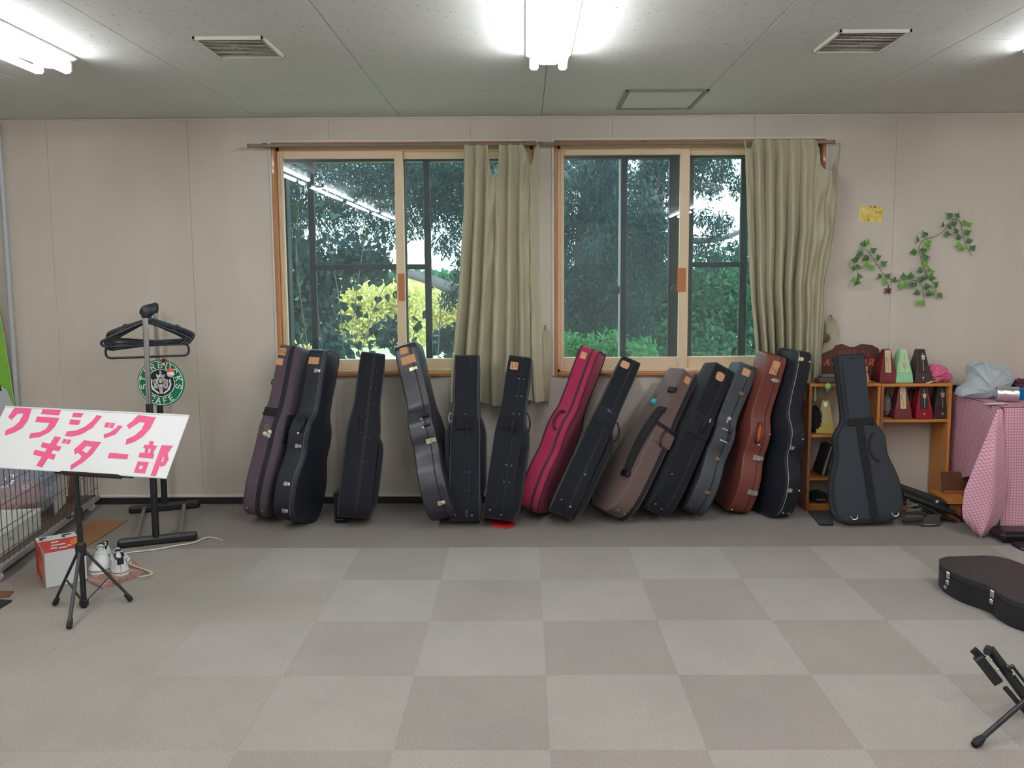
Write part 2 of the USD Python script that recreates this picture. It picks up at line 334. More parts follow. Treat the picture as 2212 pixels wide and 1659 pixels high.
def window(k, W, left_in, meet, glass_b, glass_t, outer, muntins, cork, latches):
    """k: number; W: outer edges of the wooden frame; the rest in pixels of the photograph, each turned into a place in its own plane."""
    x0, x1, z0, z1 = W; t = Thing('window_%d' % k, 'two-leaf sliding window in an orange wood frame', 'window', ((x0+x1)/2, D, z0), kind='structure')
    e = .022; yf, yb = D-.020, D+.10
    B = lambda a, b, r=.003: box(a, b, r)
    t.part('wood_jamb', B((x0, yf, z0), (x0+e, yb, z1)), M_wood, w=True); t.part('wood_jamb', B((x1-e, yf, z0), (x1, yb, z1)), M_wood, w=True)
    t.part('wood_sill', B((x0+e, yf-.006, z0), (x1-e, yb, z0+e)), M_wood, w=True); t.part('wood_head', B((x0+e, yf, z1-e), (x1-e, yb, z1)), M_wood, w=True)
    q = .014                                                              # white casing strip around the wood
    for nm, a, b in (('casing_side', (x0-q, D-.012, z0), (x0, D-.0005, z1+q)), ('casing_side', (x1, D-.012, z0), (x1+q, D-.0005, z1+q)), ('casing_top', (x0, D-.012, z1), (x1, D-.0005, z1+q))):
        t.part(nm, B(a, b, .002), M_white, w=True, label='white casing strip')
    # fixed cream frame
    i0, i1, j0, j1 = x0+e, x1-e, z0+e, z1-e; f = .018
    t.part('inner_frame', [B((i0, D+.03, j0), (i0+f, yb, j1)), B((i1-f, D+.03, j0), (i1, yb, j1)), B((i0, D+.03, j0), (i1, yb, j0+.022)), B((i0, D+.03, j1-.03), (i1, yb, j1))], M_sash, w=True)
    # the two sliding sashes
    zb, zt = at(1100, glass_b, y=D+.06)[2], at(1100, glass_t, y=D+.06)[2]
    xm0, xm1 = px_x(meet[0], 560, D+.045), px_x(meet[1], 560, D+.045); xl = px_x(left_in, 560, D+.055)
    ya, yc = (D+.035, D+.062), (D+.066, D+.093)
    def sash(y, a, b, st, sp, nm):
        g = t.part(nm, [B((a, y[0], j0+.014), (a+st, y[1], j1-.022)), B((b-sp, y[0], j0+.004), (b, y[1], j1-.012)), B((a+st, y[0], j0+.014), (b-sp, y[1], zb)), B((a+st, y[0], zt), (b-sp, y[1], j1-.022))], M_sash, w=True)
        t.part('pane', box((a+st-.004, (y[0]+y[1])/2-.002, zb-.004), (b-sp+.004, (y[0]+y[1])/2+.002, zt+.004)), M_glass, parent=g, w=True)
        return g
    L = sash(ya, i0+f, xm1, xl-i0-f, xm1-xm0, 'sash'); Rr = sash(yc, xm0+.004, i1-f, xm1-xm0-.006, .045, 'sash')
    c = [at(cork[0], cork[1], y=D+.034), at(cork[2], cork[3], y=D+.034)]
    t.part('latch_plate', B((c[0][0], D+.029, c[1][2]), (c[1][0], D+.0345, c[0][2]), .002), M_cork, parent=L, w=True, label='brown latch plate on the meeting stile')
    # the dark outer window
    y0, y1 = D+.185, D+.215; o0, o1 = x0-.02, x1+.02; p0, p1 = z0-.01, z1+.01
    ztop = at(1100, glass_t+8, y=y0)[2]; zlow = at(1100, glass_b+3, y=y0)[2]
    t.part('outer_frame', [B((o0, y0-.04, p0), (x0+.045, y1+.02, p1)), B((x1-.045, y0-.04, p0), (o1, y1+.02, p1)), B((o0, y0-.04, ztop), (o1, y1+.02, p1)), B((o0, y0-.04, p0), (o1, y1+.02, zlow))], M_bronze, w=True)
    for u0, u1, v, w_ in outer:
        g = t.part('outer_stile', B((px_x(u0, v, y0), y0, zlow), (px_x(u1, v, y0), y1, ztop)), M_bronze, w=True)
        if w_: t.part('edge_strip', B((px_x(u0-4, v, y0), y0+.002, zlow), (px_x(u0, v, y0), y1, ztop), .001), mat('bright_aluminium', rgb(205, 205, 205), .35, metal=.5), parent=g, w=True, label='bright metal edge')
    for u0, u1, v0, v1 in muntins:
        a, b = at(u0, v0, y=y0), at(u1, v1, y=y0); t.part('muntin', B((a[0], y0+.004, b[2]), (b[0], y1-.004, a[2])), M_bronze, w=True)
    t.part('outer_pane', box((x0+.02, y1+.004, zlow-.01), (x1-.02, y1+.008, ztop+.01)), M_glass2, w=True)
    for u, v in latches:
        a = at(u, v, y=D+.17); t.part('crescent_latch', [rbox(.022, .03, .055, .006, a), tube(arc([a+[0, -.015, .02], a+[-.022, -.02, .005], a+[-.012, -.02, -.025]], 10), .006, 8)], M_bronze, w=True)
window(1, W1, 619, (856, 874), 774, 341, [(668, 682, 560, 0), (865, 879, 560, 0), (917, 931, 560, 0)], [(682, 866, 571, 582), (879, 918, 571, 582)], (860, 591, 875, 650), [(858, 636)])
window(2, W2, 1218, (1467, 1487), 772, 337, [(1341, 1354, 560, 1), (1444, 1466, 560, 0), (1487, 1497, 560, 0), (1598, 1615, 560, 0)], [(1497, 1598, 566, 577), (1615, 1740, 566, 577)], (1463, 579, 1481, 630), [(1335, 626), (1457, 623)])

# ------------------------------------------------------------------ outside: ground, shrubs, trees
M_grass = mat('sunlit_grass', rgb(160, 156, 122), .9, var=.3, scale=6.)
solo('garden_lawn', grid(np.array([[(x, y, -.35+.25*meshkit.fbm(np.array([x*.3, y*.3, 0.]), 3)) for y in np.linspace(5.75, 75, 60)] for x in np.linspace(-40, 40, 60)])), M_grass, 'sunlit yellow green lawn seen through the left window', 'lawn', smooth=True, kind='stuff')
def leaf_quads(P, size, rng, droop=0., asp=.45):
    n = len(P); d = rng.normal(size=(n, 3)); d[:, 2] -= droop*2; d /= np.linalg.norm(d, axis=1, keepdims=True)
    s = np.cross(d, rng.normal(size=(n, 3))); s /= np.linalg.norm(s, axis=1, keepdims=True)+1e-9
    L = size*rng.uniform(.6, 1.3, n)[:, None]
    v = np.stack([P, P+d*L*.45+s*L*asp*.5, P+d*L, P+d*L*.45-s*L*asp*.5], 1).reshape(-1, 3)
    f = np.arange(4*n).reshape(n, 4)
    return quads(v, f)
def clump_points(cl, rng):
    """cl: (u, v, radius in pixels, y, count, flatten): leaves in ellipsoids standing where the photo shows foliage, each at its own distance."""
    out = []
    for u, v, r, y, n in cl:
        c = at(u, v, y=y); R_ = r*y/F; p = rng.normal(size=(n, 3)); p /= np.linalg.norm(p, axis=1, keepdims=True); p *= (rng.uniform(0, 1, n)**.45)[:, None]*R_
        p *= [1, 1.2, 1]; out.append(c+p)
    return np.vstack(out)
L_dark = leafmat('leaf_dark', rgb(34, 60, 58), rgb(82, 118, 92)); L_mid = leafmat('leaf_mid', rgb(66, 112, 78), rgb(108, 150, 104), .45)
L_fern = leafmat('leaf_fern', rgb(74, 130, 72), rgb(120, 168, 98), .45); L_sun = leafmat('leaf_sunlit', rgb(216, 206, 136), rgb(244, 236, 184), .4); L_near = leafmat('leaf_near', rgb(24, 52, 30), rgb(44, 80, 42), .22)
M_bark = mat('bark', rgb(112, 102, 104), .95, var=.35, scale=9, bump=.9, bscale=30)
def tree(name, label, cat, cl, size, m, seed, trunk=(), limbs=(), droop=.6, asp=.3):
    rng = np.random.default_rng(seed); P = clump_points(cl, rng) if cl else None
    base = at(*trunk[0][:2], y=trunk[0][2]) if trunk else P.mean(0); t = Thing(name, label, cat, (base[0], base[1], -.3))
    if trunk:
        u, v, y, r = trunk[0]; p = arc([(base[0]-.1, y, -.35), (base[0], y, 1.2), (base[0]+.05, y, 3.2), (base[0]+.12, y, 6.5)], 26)
        rr = np.linspace(r*1.25, r*.7, 26)*(1+.08*np.sin(np.arange(26)*1.7)); t.part('trunk', tube(p, rr, 14), M_bark, w=True, smooth=50)
    for lb in limbs:
        q = arc([at(u, v, y=y) for u, v, y in lb[0]], 22); t.part('limb', tube(q, np.linspace(lb[1], lb[1]*.35, 22), 10), M_bark, w=True, smooth=50)
    if P is not None: t.part('foliage', leaf_quads(P, size, rng, droop, asp), m, w=True, kind='stuff')
    return t
# the big drooping evergreen whose trunk stands behind the right window and whose limbs reach across to the left one
top1 = [(u, v, 60, y, 2600) for u, v, y in ((610, 370, 9.5), (690, 350, 9.8), (770, 370, 9.4), (850, 360, 9.2), (930, 370, 9.0), (1010, 360, 9), (640, 440, 10), (730, 440, 10), (820, 430, 9.8), (900, 430, 9.2), (970, 430, 9.2), (600, 500, 10.4), (1040, 440, 9.0))]
fr1 = [(u, v, 30, y, 340) for u, v, y in ((880, 490, 9.2), (925, 485, 9), (985, 500, 9), (960, 530, 9), (1010, 550, 9), (700, 510, 10), (760, 505, 10), (810, 490, 9.9), (660, 540, 10), (975, 640, 8.9), (1000, 590, 9), (850, 500, 9.6))]
top2 = [(u, v, 70, y, 2600) for u, v, y in ((1220, 350, 9.5), (1300, 360, 8.6), (1240, 440, 9), (1340, 430, 8.6), (1225, 520, 9.4), (1330, 520, 8.6), (1390, 500, 8.8), (1240, 600, 9), (1340, 610, 8.7), (1400, 580, 9), (1240, 690, 9), (1350, 700, 8.8), (1440, 350, 9), (1520, 345, 9))]
fr2 = [(u, v, 28, y, 260) for u, v, y in ((1400, 440, 9), (1440, 460, 9), (1380, 390, 9), (1430, 530, 9), (1545, 500, 9), (1545, 560, 9), (1500, 400, 9), (1560, 370, 9), (1600, 400, 9), (1520, 470, 9), (1560, 480, 9.2), (1510, 530, 9), (1590, 540, 9.2), (1540, 410, 9.1), (1450, 420, 9.1), (1470, 500, 9))]
tree('drooping_evergreen', 'large dark evergreen with thick bare limbs outside both windows', 'tree', top1+fr1+top2+fr2, .060, L_dark, 11, trunk=[(1290, 560, 9.3, .24)],
     limbs=[([(1290, 640, 9.3), (1150, 690, 9.1), (1010, 640, 9), (930, 605, 9), (870, 590, 9.1)], .135), ([(1290, 400, 9.3), (1100, 380, 9.2), (960, 372, 9.2), (850, 352, 9.3), (760, 340, 9.4)], .10), ([(1290, 480, 9.3), (1120, 470, 9.3), (990, 455, 9.3), (900, 445, 9.3)], .08), ([(1290, 470, 9.3), (1400, 500, 9.4), (1520, 520, 9.5), (1600, 500, 9.5)], .07)])
tree('broadleaf_tree', 'mid green bushy tree behind the lower right window', 'tree', [(u, v, 75, y, 1500) for u, v, y in ((1390, 690, 10.5), (1450, 640, 10.3), (1500, 690, 10), (1560, 650, 10), (1610, 700, 10), (1680, 640, 10), (1520, 760, 9.6), (1610, 770, 9.7), (1430, 760, 9.8), (1540, 600, 10.4), (1650, 570, 10.4), (1340, 770, 10), (1240, 770, 10), (1700, 760, 10))], .085, L_mid, 12, trunk=[(1400, 640, 10.6, .16)], droop=.3, asp=.5)
tree('dark_bush', 'dark green bush behind the lower middle of the left window', 'bush', [(u, v, 52, y, 420) for u, v, y in ((640, 560, 11), (700, 600, 10.8), (690, 680, 10.5), (650, 640, 10.8), (740, 560, 11), (800, 560, 11), (620, 700, 10.5))]+[(u, v, 34, 10, 170) for u, v in ((720, 740), (960, 740), (840, 720), (1000, 720))], .12, L_dark, 13, droop=.2, asp=.6)
tree('shade_tree', 'dark leafy tree standing at the left beyond the left window', 'tree', [(u, v, 66, y, 900) for u, v, y in [(u_, v_, 10.2+.3*((k_*7) % 3)) for k_, (u_, v_) in enumerate([(u_, v_) for u_ in (380, 460, 540) for v_ in (350, 440, 530, 620, 710)])]], .10, L_dark, 33, trunk=[(470, 640, 10.4, .15)], droop=.4, asp=.4)
tree('shade_tree', 'dark leafy tree between the two windows outside', 'tree', [(u, v, 62, y, 900) for u, v, y in [(u_, v_, 10.6+.3*((k_*5) % 3)) for k_, (u_, v_) in enumerate([(u_, v_) for u_ in (1090, 1160) for v_ in (350, 440, 530, 620, 710)])]], .10, L_dark, 34, trunk=[(1125, 640, 10.8, .13)], droop=.4, asp=.4)
tree('shade_tree', 'dark leafy tree standing at the right beyond the right window', 'tree', [(u, v, 66, y, 900) for u, v, y in [(u_, v_, 10.2+.3*((k_*5) % 3)) for k_, (u_, v_) in enumerate([(u_, v_) for u_ in (1700, 1780, 1860) for v_ in (350, 440, 530, 620, 710)])]], .10, L_dark, 35, trunk=[(1780, 640, 10.4, .15)], droop=.4, asp=.4)
tree('fern_bush', 'bright green low fern bush at the foot of the right window', 'bush', [(u, v, 42, y, 500) for u, v, y in ((1225, 752, 8.1), (1275, 764, 8.0), (1325, 752, 8.1), (1385, 770, 8.0))], .075, L_fern, 31, droop=.1, asp=.35)
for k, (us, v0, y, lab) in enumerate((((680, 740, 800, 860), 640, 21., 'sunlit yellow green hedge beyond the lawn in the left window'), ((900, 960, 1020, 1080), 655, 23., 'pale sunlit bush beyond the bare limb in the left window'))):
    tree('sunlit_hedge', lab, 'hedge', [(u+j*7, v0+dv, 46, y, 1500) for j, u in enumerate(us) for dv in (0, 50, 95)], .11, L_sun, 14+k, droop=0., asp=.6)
tree('far_tree', 'pale hazy tree line at the far end of the lawn', 'trees', [(u, 612, 26, 60, 260) for u in range(560, 1900, 34)], .55, L_mid, 17, droop=0, asp=.7)
# the climbing vine with heart shaped leaves close to the left window
def heart(s):
    a = np.linspace(0, 2*np.pi, 13)[:-1]; r = 1-.28*np.cos(a)*0
    p = np.array([(0, 0), (.28, .18), (.50, .05), (.56, -.22), (.40, -.52), (.18, -.80), (0, -1.05), (-.18, -.80), (-.40, -.52), (-.56, -.22), (-.50, .05), (-.28, .18)])*s
    v = np.c_[p[:, 0], np.abs(p[:, 0])*-.25, p[:, 1]]; v = np.vstack([v, [[0, .0, -.35*s]]])
    return trimesh.Trimesh(v, [[12, i, (i+1) % 12] for i in range(12)], process=False)
rng = np.random.default_rng(21); vy = 6.9
vine = Thing('climbing_vine', 'climbing vine with heart shaped leaves against the left window', 'vine', (*at(740, 770, y=vy)[:2], -.2))
stems = [[(742, 1080), (738, 700), (728, 620), (712, 540), (700, 450)], [(770, 1080), (800, 690), (830, 620), (862, 570)], [(700, 1080), (690, 700), (680, 600), (668, 480)], [(640, 1080), (650, 650), (640, 520), (650, 420)], [(760, 1080), (762, 700), (775, 600), (790, 500)], [(880, 1080), (895, 720), (905, 690)], [(960, 1080), (950, 700), (955, 640)]]
for k, s in enumerate(stems):
    P = arc([at(u, v, y=vy+.05*((k*7) % 5-2)) for u, v in s], 26); vine.part('stem', tube(P, .0035, 5), M_bark, w=True)
    n = (36, 40, 34, 66, 30, 14, 12)[k]
    for i in range(n):
        p = P[rng.integers(7, len(P))]+rng.normal(size=3)*[.10, .08, .06]; sz = rng.uniform(.042, .078)
        M = T(*p) @ R(rng.normal()*35, 'y') @ R(rng.normal()*35, 'x') @ R(rng.normal()*40, 'z')
        vine.part('leaf', mv(heart(sz), M), L_near, w=True)

# ------------------------------------------------------------------ curtain rails and curtains
M_rail = mat('rail_brown', rgb(122, 106, 92), .45, metal=.3)
def cloth_mat(name, col, trans=.22, bump=.15):
    n = {'tc': ('texture_coordinate', {}), 'w': ('noise_texture', {'scale': 500., 'detail': 2.}), 'r': ('rgb_ramp', {'ramp': [(.3, [x*.9 for x in col]), (.7, [x*1.1 for x in col])]}), 'd': ('principled_bsdf', {'roughness': .85, 'specular_ior_level': .2, 'sheen_weight': .1}), 't': ('translucent_bsdf', {'color': col}), 'm': ('mix_closure', {'fac': trans})}
    return usdkit.material(stage, '/World/Looks/'+name, n, [('tc.object', 'w.vector'), ('w.fac', 'r.fac'), ('r.color', 'd.base_color'), ('d.BSDF', 'm.closure1'), ('t.BSDF', 'm.closure2')], surface='m.closure')
M_curtain = cloth_mat('curtain_sage', rgb(186, 181, 156), .14)
YR = D-.085
def rail(u0, u1, v, label):
    a, b = at(u0, v, y=YR), at(u1, v, y=YR); t = Thing('curtain_rail', label, 'curtain rail', ((a[0]+b[0])/2, YR, a[2]))
    t.part('rod', box((a[0], YR-.010, a[2]-.010), (b[0], YR+.010, a[2]+.010), .003), M_rail, w=True)
    t.part('rear_rod', box((a[0]+.05, YR+.038, a[2]-.004), (b[0]-.05, YR+.056, a[2]+.012), .003), M_rail, w=True)
    for x in np.linspace(a[0]+.1, b[0]-.1, 4): t.part('bracket', box((x-.012, YR-.004, a[2]+.010), (x+.012, D-.021, a[2]+.016), .002), M_rail, w=True)
    for x in (a[0], b[0]): t.part('end_cap', rbox(.014, .026, .027, .004, (x, YR, a[2])), M_rail, w=True)
rail(537, 1166, 315, 'brown curtain rail above the left window')
rail(1171, 1801, 311, 'brown curtain rail above the right window')
def curtain(label, left, right, top, bottom, nf, droops, seed, amp=.034, ph=0.):
    """left, right: the side edges as pixels (v -> u); top: the heading's height; droops: (s, width, drop, bulge) where hooks have come off."""
    yc = YR-.030; nu, nv = 300, 90; s = np.linspace(0, 1, nu)[:, None]; q = np.linspace(0, 1, nv)[None, :]
    zt = at(1000, top, y=yc)[2]; S = np.broadcast_to(s, (nu, nv))
    hem = np.interp(s[:, 0], [b[0] for b in bottom], [at(1000, b[1], y=yc)[2] for b in bottom])[:, None]
    drop = sum(d*np.exp(-((s-c)/w)**4) for c, w, d, _ in droops) if droops else 0*s
    z = (zt-drop)*(1-q)+hem*q
    zv = [at(1000, v, y=yc)[2] for v, _ in left][::-1]; xl = np.interp(z, zv, [at(u, v, y=yc)[0] for v, u in left][::-1])
    zv = [at(1000, v, y=yc)[2] for v, _ in right][::-1]; xr = np.interp(z, zv, [at(u, v, y=yc)[0] for v, u in right][::-1])
    rng = np.random.default_rng(seed); h = (zt-z)/(zt-hem.min())
    n2 = lambda a, b, k: meshkit.fbm(np.stack([a*np.ones_like(z), b*np.ones_like(z), 0*z+k], -1), 3, seed)-.5
    w = S+.035*n2(S*5, h*1.2, 1)*np.minimum(h*4, 1)
    phase = 2*np.pi*nf*w+ph+1.6*n2(S*3, h*1.3, 4)*np.minimum(h*3, 1)
    f = np.sin(phase)+.35*np.sin(2*phase+.7)+.5*np.sin(phase*.53+2*h)*np.minimum(h*2, 1)
    pinch = np.exp(-(h/.05)**2)
    A = amp*(.55+.75*h)*(1+1.1*n2(S*4, h*2, 9))
    fs_ = .45*np.sign(f)*np.abs(f)**.8+.95*(2*np.abs(np.sin(phase/2+.3*np.sin(5*S)))**.55-1.25)
    y = yc-A*(fs_*(1-.35*pinch)+.25)-.012
    for c, wd, d, bulge in droops:
        g = np.exp(-((S-c)/wd)**2); fall = np.exp(-np.maximum(h-.05, 0)/.28)
        gg = np.exp(-((S-c)/(wd*1.5))**2)*np.exp(-h/.5); sw = np.sin(30*h-3.2*np.abs(S-c)/wd+c*5)
        y = y*(1-.75*gg)+(yc-bulge*(.55+.45*sw))*.75*gg-bulge*.5*g*fall
        w = w+.25*(c-S)*g*np.exp(-h/.18)*.5
    x = xl+(xr-xl)*w+.006*np.cos(phase)
    y = np.minimum(y, D-.045)
    P = np.stack([x, y, z], -1)
    t = Thing('curtain', label, 'curtain', ((P[0, 0, 0]+P[-1, 0, 0])/2, yc, float(hem.min())))
    c = t.part('cloth', solid(P, .0022), M_curtain, w=True, smooth=True)
    k = 4; t.part('heading_tape', solid(P[:, :k]+[0, .003, 0], .0015), M_curtain, w=True, smooth=True)
    hook = mat('hook_plastic', rgb(214, 212, 200), .5)
    for i in range(int(nf)):
        j = int((i+.5)/nf*(nu-1)); p = P[j, 0]
        if p[2] > zt-.02: t.part('hook', tube(arc([p+[0, .004, -.03], p+[0, .010, .004], (p[0], YR-.004, p[2]+.012)], 8), .0022, 6), hook, w=True)
    return t
curtain('sage green pleated curtain hanging over the right part of the left window', [(310, 1000), (330, 1001), (450, 1000), (560, 993), (640, 988), (720, 980), (800, 973), (880, 969)], [(310, 1163), (340, 1165), (450, 1162), (600, 1166), (700, 1170), (800, 1172), (880, 1178)],
        315, [(0, 866), (.25, 850), (.38, 872), (.55, 876), (.66, 872), (.8, 862), (.9, 868), (1, 866)], 7, [(.41, .060, .185, .045), (.885, .060, .125, .055)], 3, amp=.040)
curtain('sage green pleated curtain hanging over the right part of the right window', [(306, 1604), (330, 1606), (450, 1610), (560, 1614), (650, 1618), (800, 1632), (880, 1638)], [(306, 1806), (340, 1808), (400, 1804), (500, 1799), (560, 1788), (620, 1777), (700, 1775), (780, 1768), (880, 1764)],
        307, [(0, 868), (.3, 862), (.6, 868), (1, 866)], 8, [(.055, .035, .06, .02), (.88, .10, .20, .085)], 8, amp=.038, ph=1.)
# the loose tieback bands on the wall beside each curtain
def tieback(label, pts, w, wood):
    t = Thing('curtain_tieback', label, 'curtain tieback', at(*pts[-1], y=D-.03))
    P = arc([at(u, v, y=y) for (u, v), y in zip(pts, (D-.02, D-.05, D-.06, D-.035))], 24)
    S = np.stack([np.c_[P[:, 0]+dx, P[:, 1]-.004*abs(dx)/w, P[:, 2]] for dx in (-w, -w/2, 0, w/2, w)], 1); t.part('band', solid(S, .002), M_curtain, w=True, smooth=True)
    p = P[0]; t.part('wall_hook', tube(arc([(p[0], D-.002, p[2]+.02), (p[0], D-.04, p[2]+.02), (p[0], D-.045, p[2])], 8), .004, 8), mat('hook_brass', rgb(150, 120, 80), .4, metal=.7), w=True)
    if wood: t.part('knob', lathe([(0, -.0), (.026, .0), (.030, .008), (.024, .016), (0, .018)], 18).apply_transform(T(*at(1783, 730, y=D-.07)) @ R(90, 'x')), mat('knob_wood', rgb(104, 82, 56), .5), w=True, smooth=40)
tieback('sage cloth tieback strip hanging beside the left window curtain', [(1178, 712), (1183, 760), (1180, 810), (1177, 868)], .026, False)
tieback('sage cloth tieback with a round brown knob beside the right window curtain', [(1794, 690), (1796, 720), (1790, 750), (1784, 778)], .036, True)

# ================================================================== GUITAR CASES
def fy(v): return float(at(1122, v, z=0)[1])          # distance at which the floor shows at row v
CURVY = [(0, 0), (.40, .0), (.72, .020), (.93, .085), (1.0, .175), (.97, .245), (.84, .315), (.745, .365), (.73, .40), (.78, .455), (.775, .505), (.66, .565), (.50, .605), (.43, .65), (.43, .74), (.455, .80), (.48, .87), (.475, .95), (.43, .985), (.33, 1.0), (0, 1.0)]
MILD = [(0, 0), (.40, .0), (.74, .022), (.95, .09), (1.0, .18), (.97, .26), (.90, .33), (.84, .39), (.82, .44), (.80, .50), (.68, .57), (.56, .62), (.50, .68), (.48, .76), (.48, .88), (.47, .96), (.43, .988), (.34, 1.0), (0, 1.0)]
OBLONG = [(0, 0), (.40, .0), (.72, .022), (.93, .09), (1.0, .18), (.98, .25), (.93, .35), (.87, .46), (.78, .58), (.68, .70), (.60, .82), (.54, .92), (.50, .985), (.40, 1.0), (0, 1.0)]
class Case:
    """A guitar case: x = thickness, y = across (the front edge is -y), z = along from the bottom to the head."""
    def __init__(s, name, label, M, L, W, Tb, Tn, kind, seam, m, mlid=None, rnd=.012, dome=.008, cat='guitar case', group=None, gap=0.0):
        s.L, s.W, s.Tb, s.Tn, s.seam = L, W, Tb, Tn, seam
        k = np.array(kind, float); d = np.r_[0, np.cumsum(np.hypot(*np.diff(k*[.4, 1], axis=0).T))]; q = np.linspace(0, d[-1], 96)
        s.w = PchipInterpolator(d, k[:, 0])(q)*W/2; s.z = PchipInterpolator(d, k[:, 1])(q)*L
        tw, tz = np.gradient(s.w), np.gradient(s.z); n = np.hypot(tw, tz)+1e-12; s.tw, s.tz = tw/n, tz/n
        s.tw[0], s.tz[0] = 1, 0; s.tw[-1], s.tz[-1] = -1, 0
        s.nw, s.nz = s.tz, -s.tw
        s.lw = np.r_[s.w, -s.w[-2:0:-1]]; s.lz = np.r_[s.z, s.z[-2:0:-1]]; s.lnw = np.r_[s.nw, -s.nw[-2:0:-1]]; s.lnz = np.r_[s.nz, s.nz[-2:0:-1]]
        s.t = Thing(name, label, cat, M, group)
        sh = lambda f0, side: s.shell(f0, side, rnd, dome)
        s.body = s.t.part('shell', sh(seam, -1), m, smooth=35); s.lid = s.t.part('lid', sh(seam, 1), mlid or m, smooth=35)
    def T(s, z): 
        x = np.clip((np.asarray(z)/s.L-.50)/.22, 0, 1); x = x*x*(3-2*x); return s.Tb+(s.Tn-s.Tb)*x
    def shell(s, f0, side, r, dome):
        """One half of the case from the seam plane to the face; f0 = the seam as a fraction of half the thickness."""
        half = s.T(s.lz)/2; N = len(s.lw); rows = [(f0*half+side*.0006, 0.)]
        g = .0015; rows = [(f0*half+side*.0006, .004), (f0*half+side*.0030, .0)]
        rr = np.minimum(r, (half*(1-side*f0))*.8)
        for a in np.linspace(0, np.pi/2, 6): rows.append((side*(half-rr+rr*np.sin(a)), r*(1-np.cos(a))))
        V = np.vstack([np.stack([t, s.lw-s.lnw*i, s.lz-s.lnz*i], 1) for t, i in rows]); k = len(rows)
        f = [[a*N+j, a*N+(j+1) % N, (a+1)*N+(j+1) % N, (a+1)*N+j] for a in range(k-1) for j in range(N)]
        # the face, bulging slightly
        ins = rows[-1][1]; n = len(s.w); c = np.linspace(-1, 1, 9); w = np.maximum(s.w-s.nw*ins, 0); z = s.z-s.nz*ins; tt = s.T(z)/2
        z = np.clip(z, ins, s.L-ins); u = np.clip(np.minimum(z, s.L-z)/(.12*s.L), 0, 1); b = dome*(1-c[None]**2)*(u*(2-u))[:, None]
        G = np.stack([side*(tt[:, None]+b), w[:, None]*c[None], np.repeat(z[:, None], 9, 1)], -1)
        m = quads(V, f); fm = grid(G)
        # closing sheet at the seam
        ww = np.maximum(s.w-s.nw*.004, 0); G2 = np.stack([np.repeat((f0*s.T(s.z)/2+side*.0006)[:, None], 2, 1), ww[:, None]*np.array([[-1, 1]]), np.repeat((s.z-s.nz*.004)[:, None], 2, 1)], -1)
        out = cat_([m, fm, grid(G2)]); out.merge_vertices(digits_vertex=5); out.update_faces(out.nondegenerate_faces()); trimesh.repair.fix_normals(out)
        return out
    def strip(s, f, wd, out, th=.003, z0=0, z1=1):
        """A band running round the edge at f of half the thickness."""
        c = f*s.T(s.lz)/2; N = len(s.lw); P = []
        for t, o in ((-wd/2, -.004), (-wd/2, out), (wd/2, out), (wd/2, -.004)): P.append(np.stack([c+t, s.lw+s.lnw*o, s.lz+s.lnz*o], 1))
        V = np.vstack(P); keep = lambda j: z0*s.L <= s.lz[j] <= z1*s.L
        fc = [[a*N+j, a*N+(j+1) % N, (a+1)*N+(j+1) % N, (a+1)*N+j] for a in range(3) for j in range(N) if keep(j)]
        m = quads(V, fc); trimesh.repair.fix_normals(m); return m
    def E(s, zf, t=0., side=-1, out=0.):
        """A frame on the front (-1) or rear (1) edge: x = thickness, y = along the edge upwards, z = outwards."""
        o = np.argsort(s.z, kind='stable'); i0 = 6; z, w, nw, nz = s.z[i0:-3], s.w[i0:-3], s.nw[i0:-3], s.nz[i0:-3]
        zz = zf*s.L; W, a, b = (np.interp(zz, z, q) for q in (w, nw, nz)); l = math.hypot(a, b); a, b = a/l, b/l
        n = np.array([0, side*a, b]); y = np.array([0, -side*b, a]); x = np.cross(y, n)
        return frame(x, y, n, np.array([t, side*W, zz])+n*out)
    def X(s, t, side=-1): return t if side == 1 else t
    def on_edge(s, nm, mesh, m, zf, t=0., side=-1, out=0., parent=None, smooth=False, label=None):
        fr = s.E(zf, t, side, out); return s.t.part(nm, mv(mesh, fr), m, parent=parent, smooth=smooth, label=label)
    def sticker(s, zf, t, w, h, text=None, rot=0, roundd=.002, col=None):
        k = s.on_edge('name_sticker', mv(extr(sg.box(-w/2+roundd, -h/2+roundd, w/2-roundd, h/2-roundd).buffer(roundd), .0012), R(rot)), col or M_tan, zf, t, out=.0006, label='tan paper name sticker')
        if text:
            lt = lettering(text, h*.55); b = lt.bounds; lt.apply_translation([-(b[0][0]+b[1][0])/2, -h*.27, 0])
            s.on_edge('lettering', mv(lt, T(0, 0, .0020) @ R(rot)), M_ink, zf, t, out=.0002, parent=k)
    def latch(s, zf, t, w=.045, h=.026, m=None, ring=False):
        m = m or M_chrome; k = s.on_edge('latch', [rbox(w*.48, h, .007, .0025, (-w*.25, 0, .0035)), rbox(w*.44, h*.86, .010, .003, (w*.24, 0, .005))], m, zf, t, label=None)
        s.on_edge('latch_lever', [rbox(w*.30, h*.5, .005, .002, (w*.20, 0, .0115)), rbox(.004, h*1.0, .006, .001, (0, 0, .0085))], m, zf, t, parent=k)
    def stud(s, zf, t, r=.006, m=None, side=-1): s.on_edge('stud', lathe([(r, 0), (r*.9, r*.5), (r*.5, r*.8), (0, r*.9)], 10), m or M_chrome, zf, t, side=side)
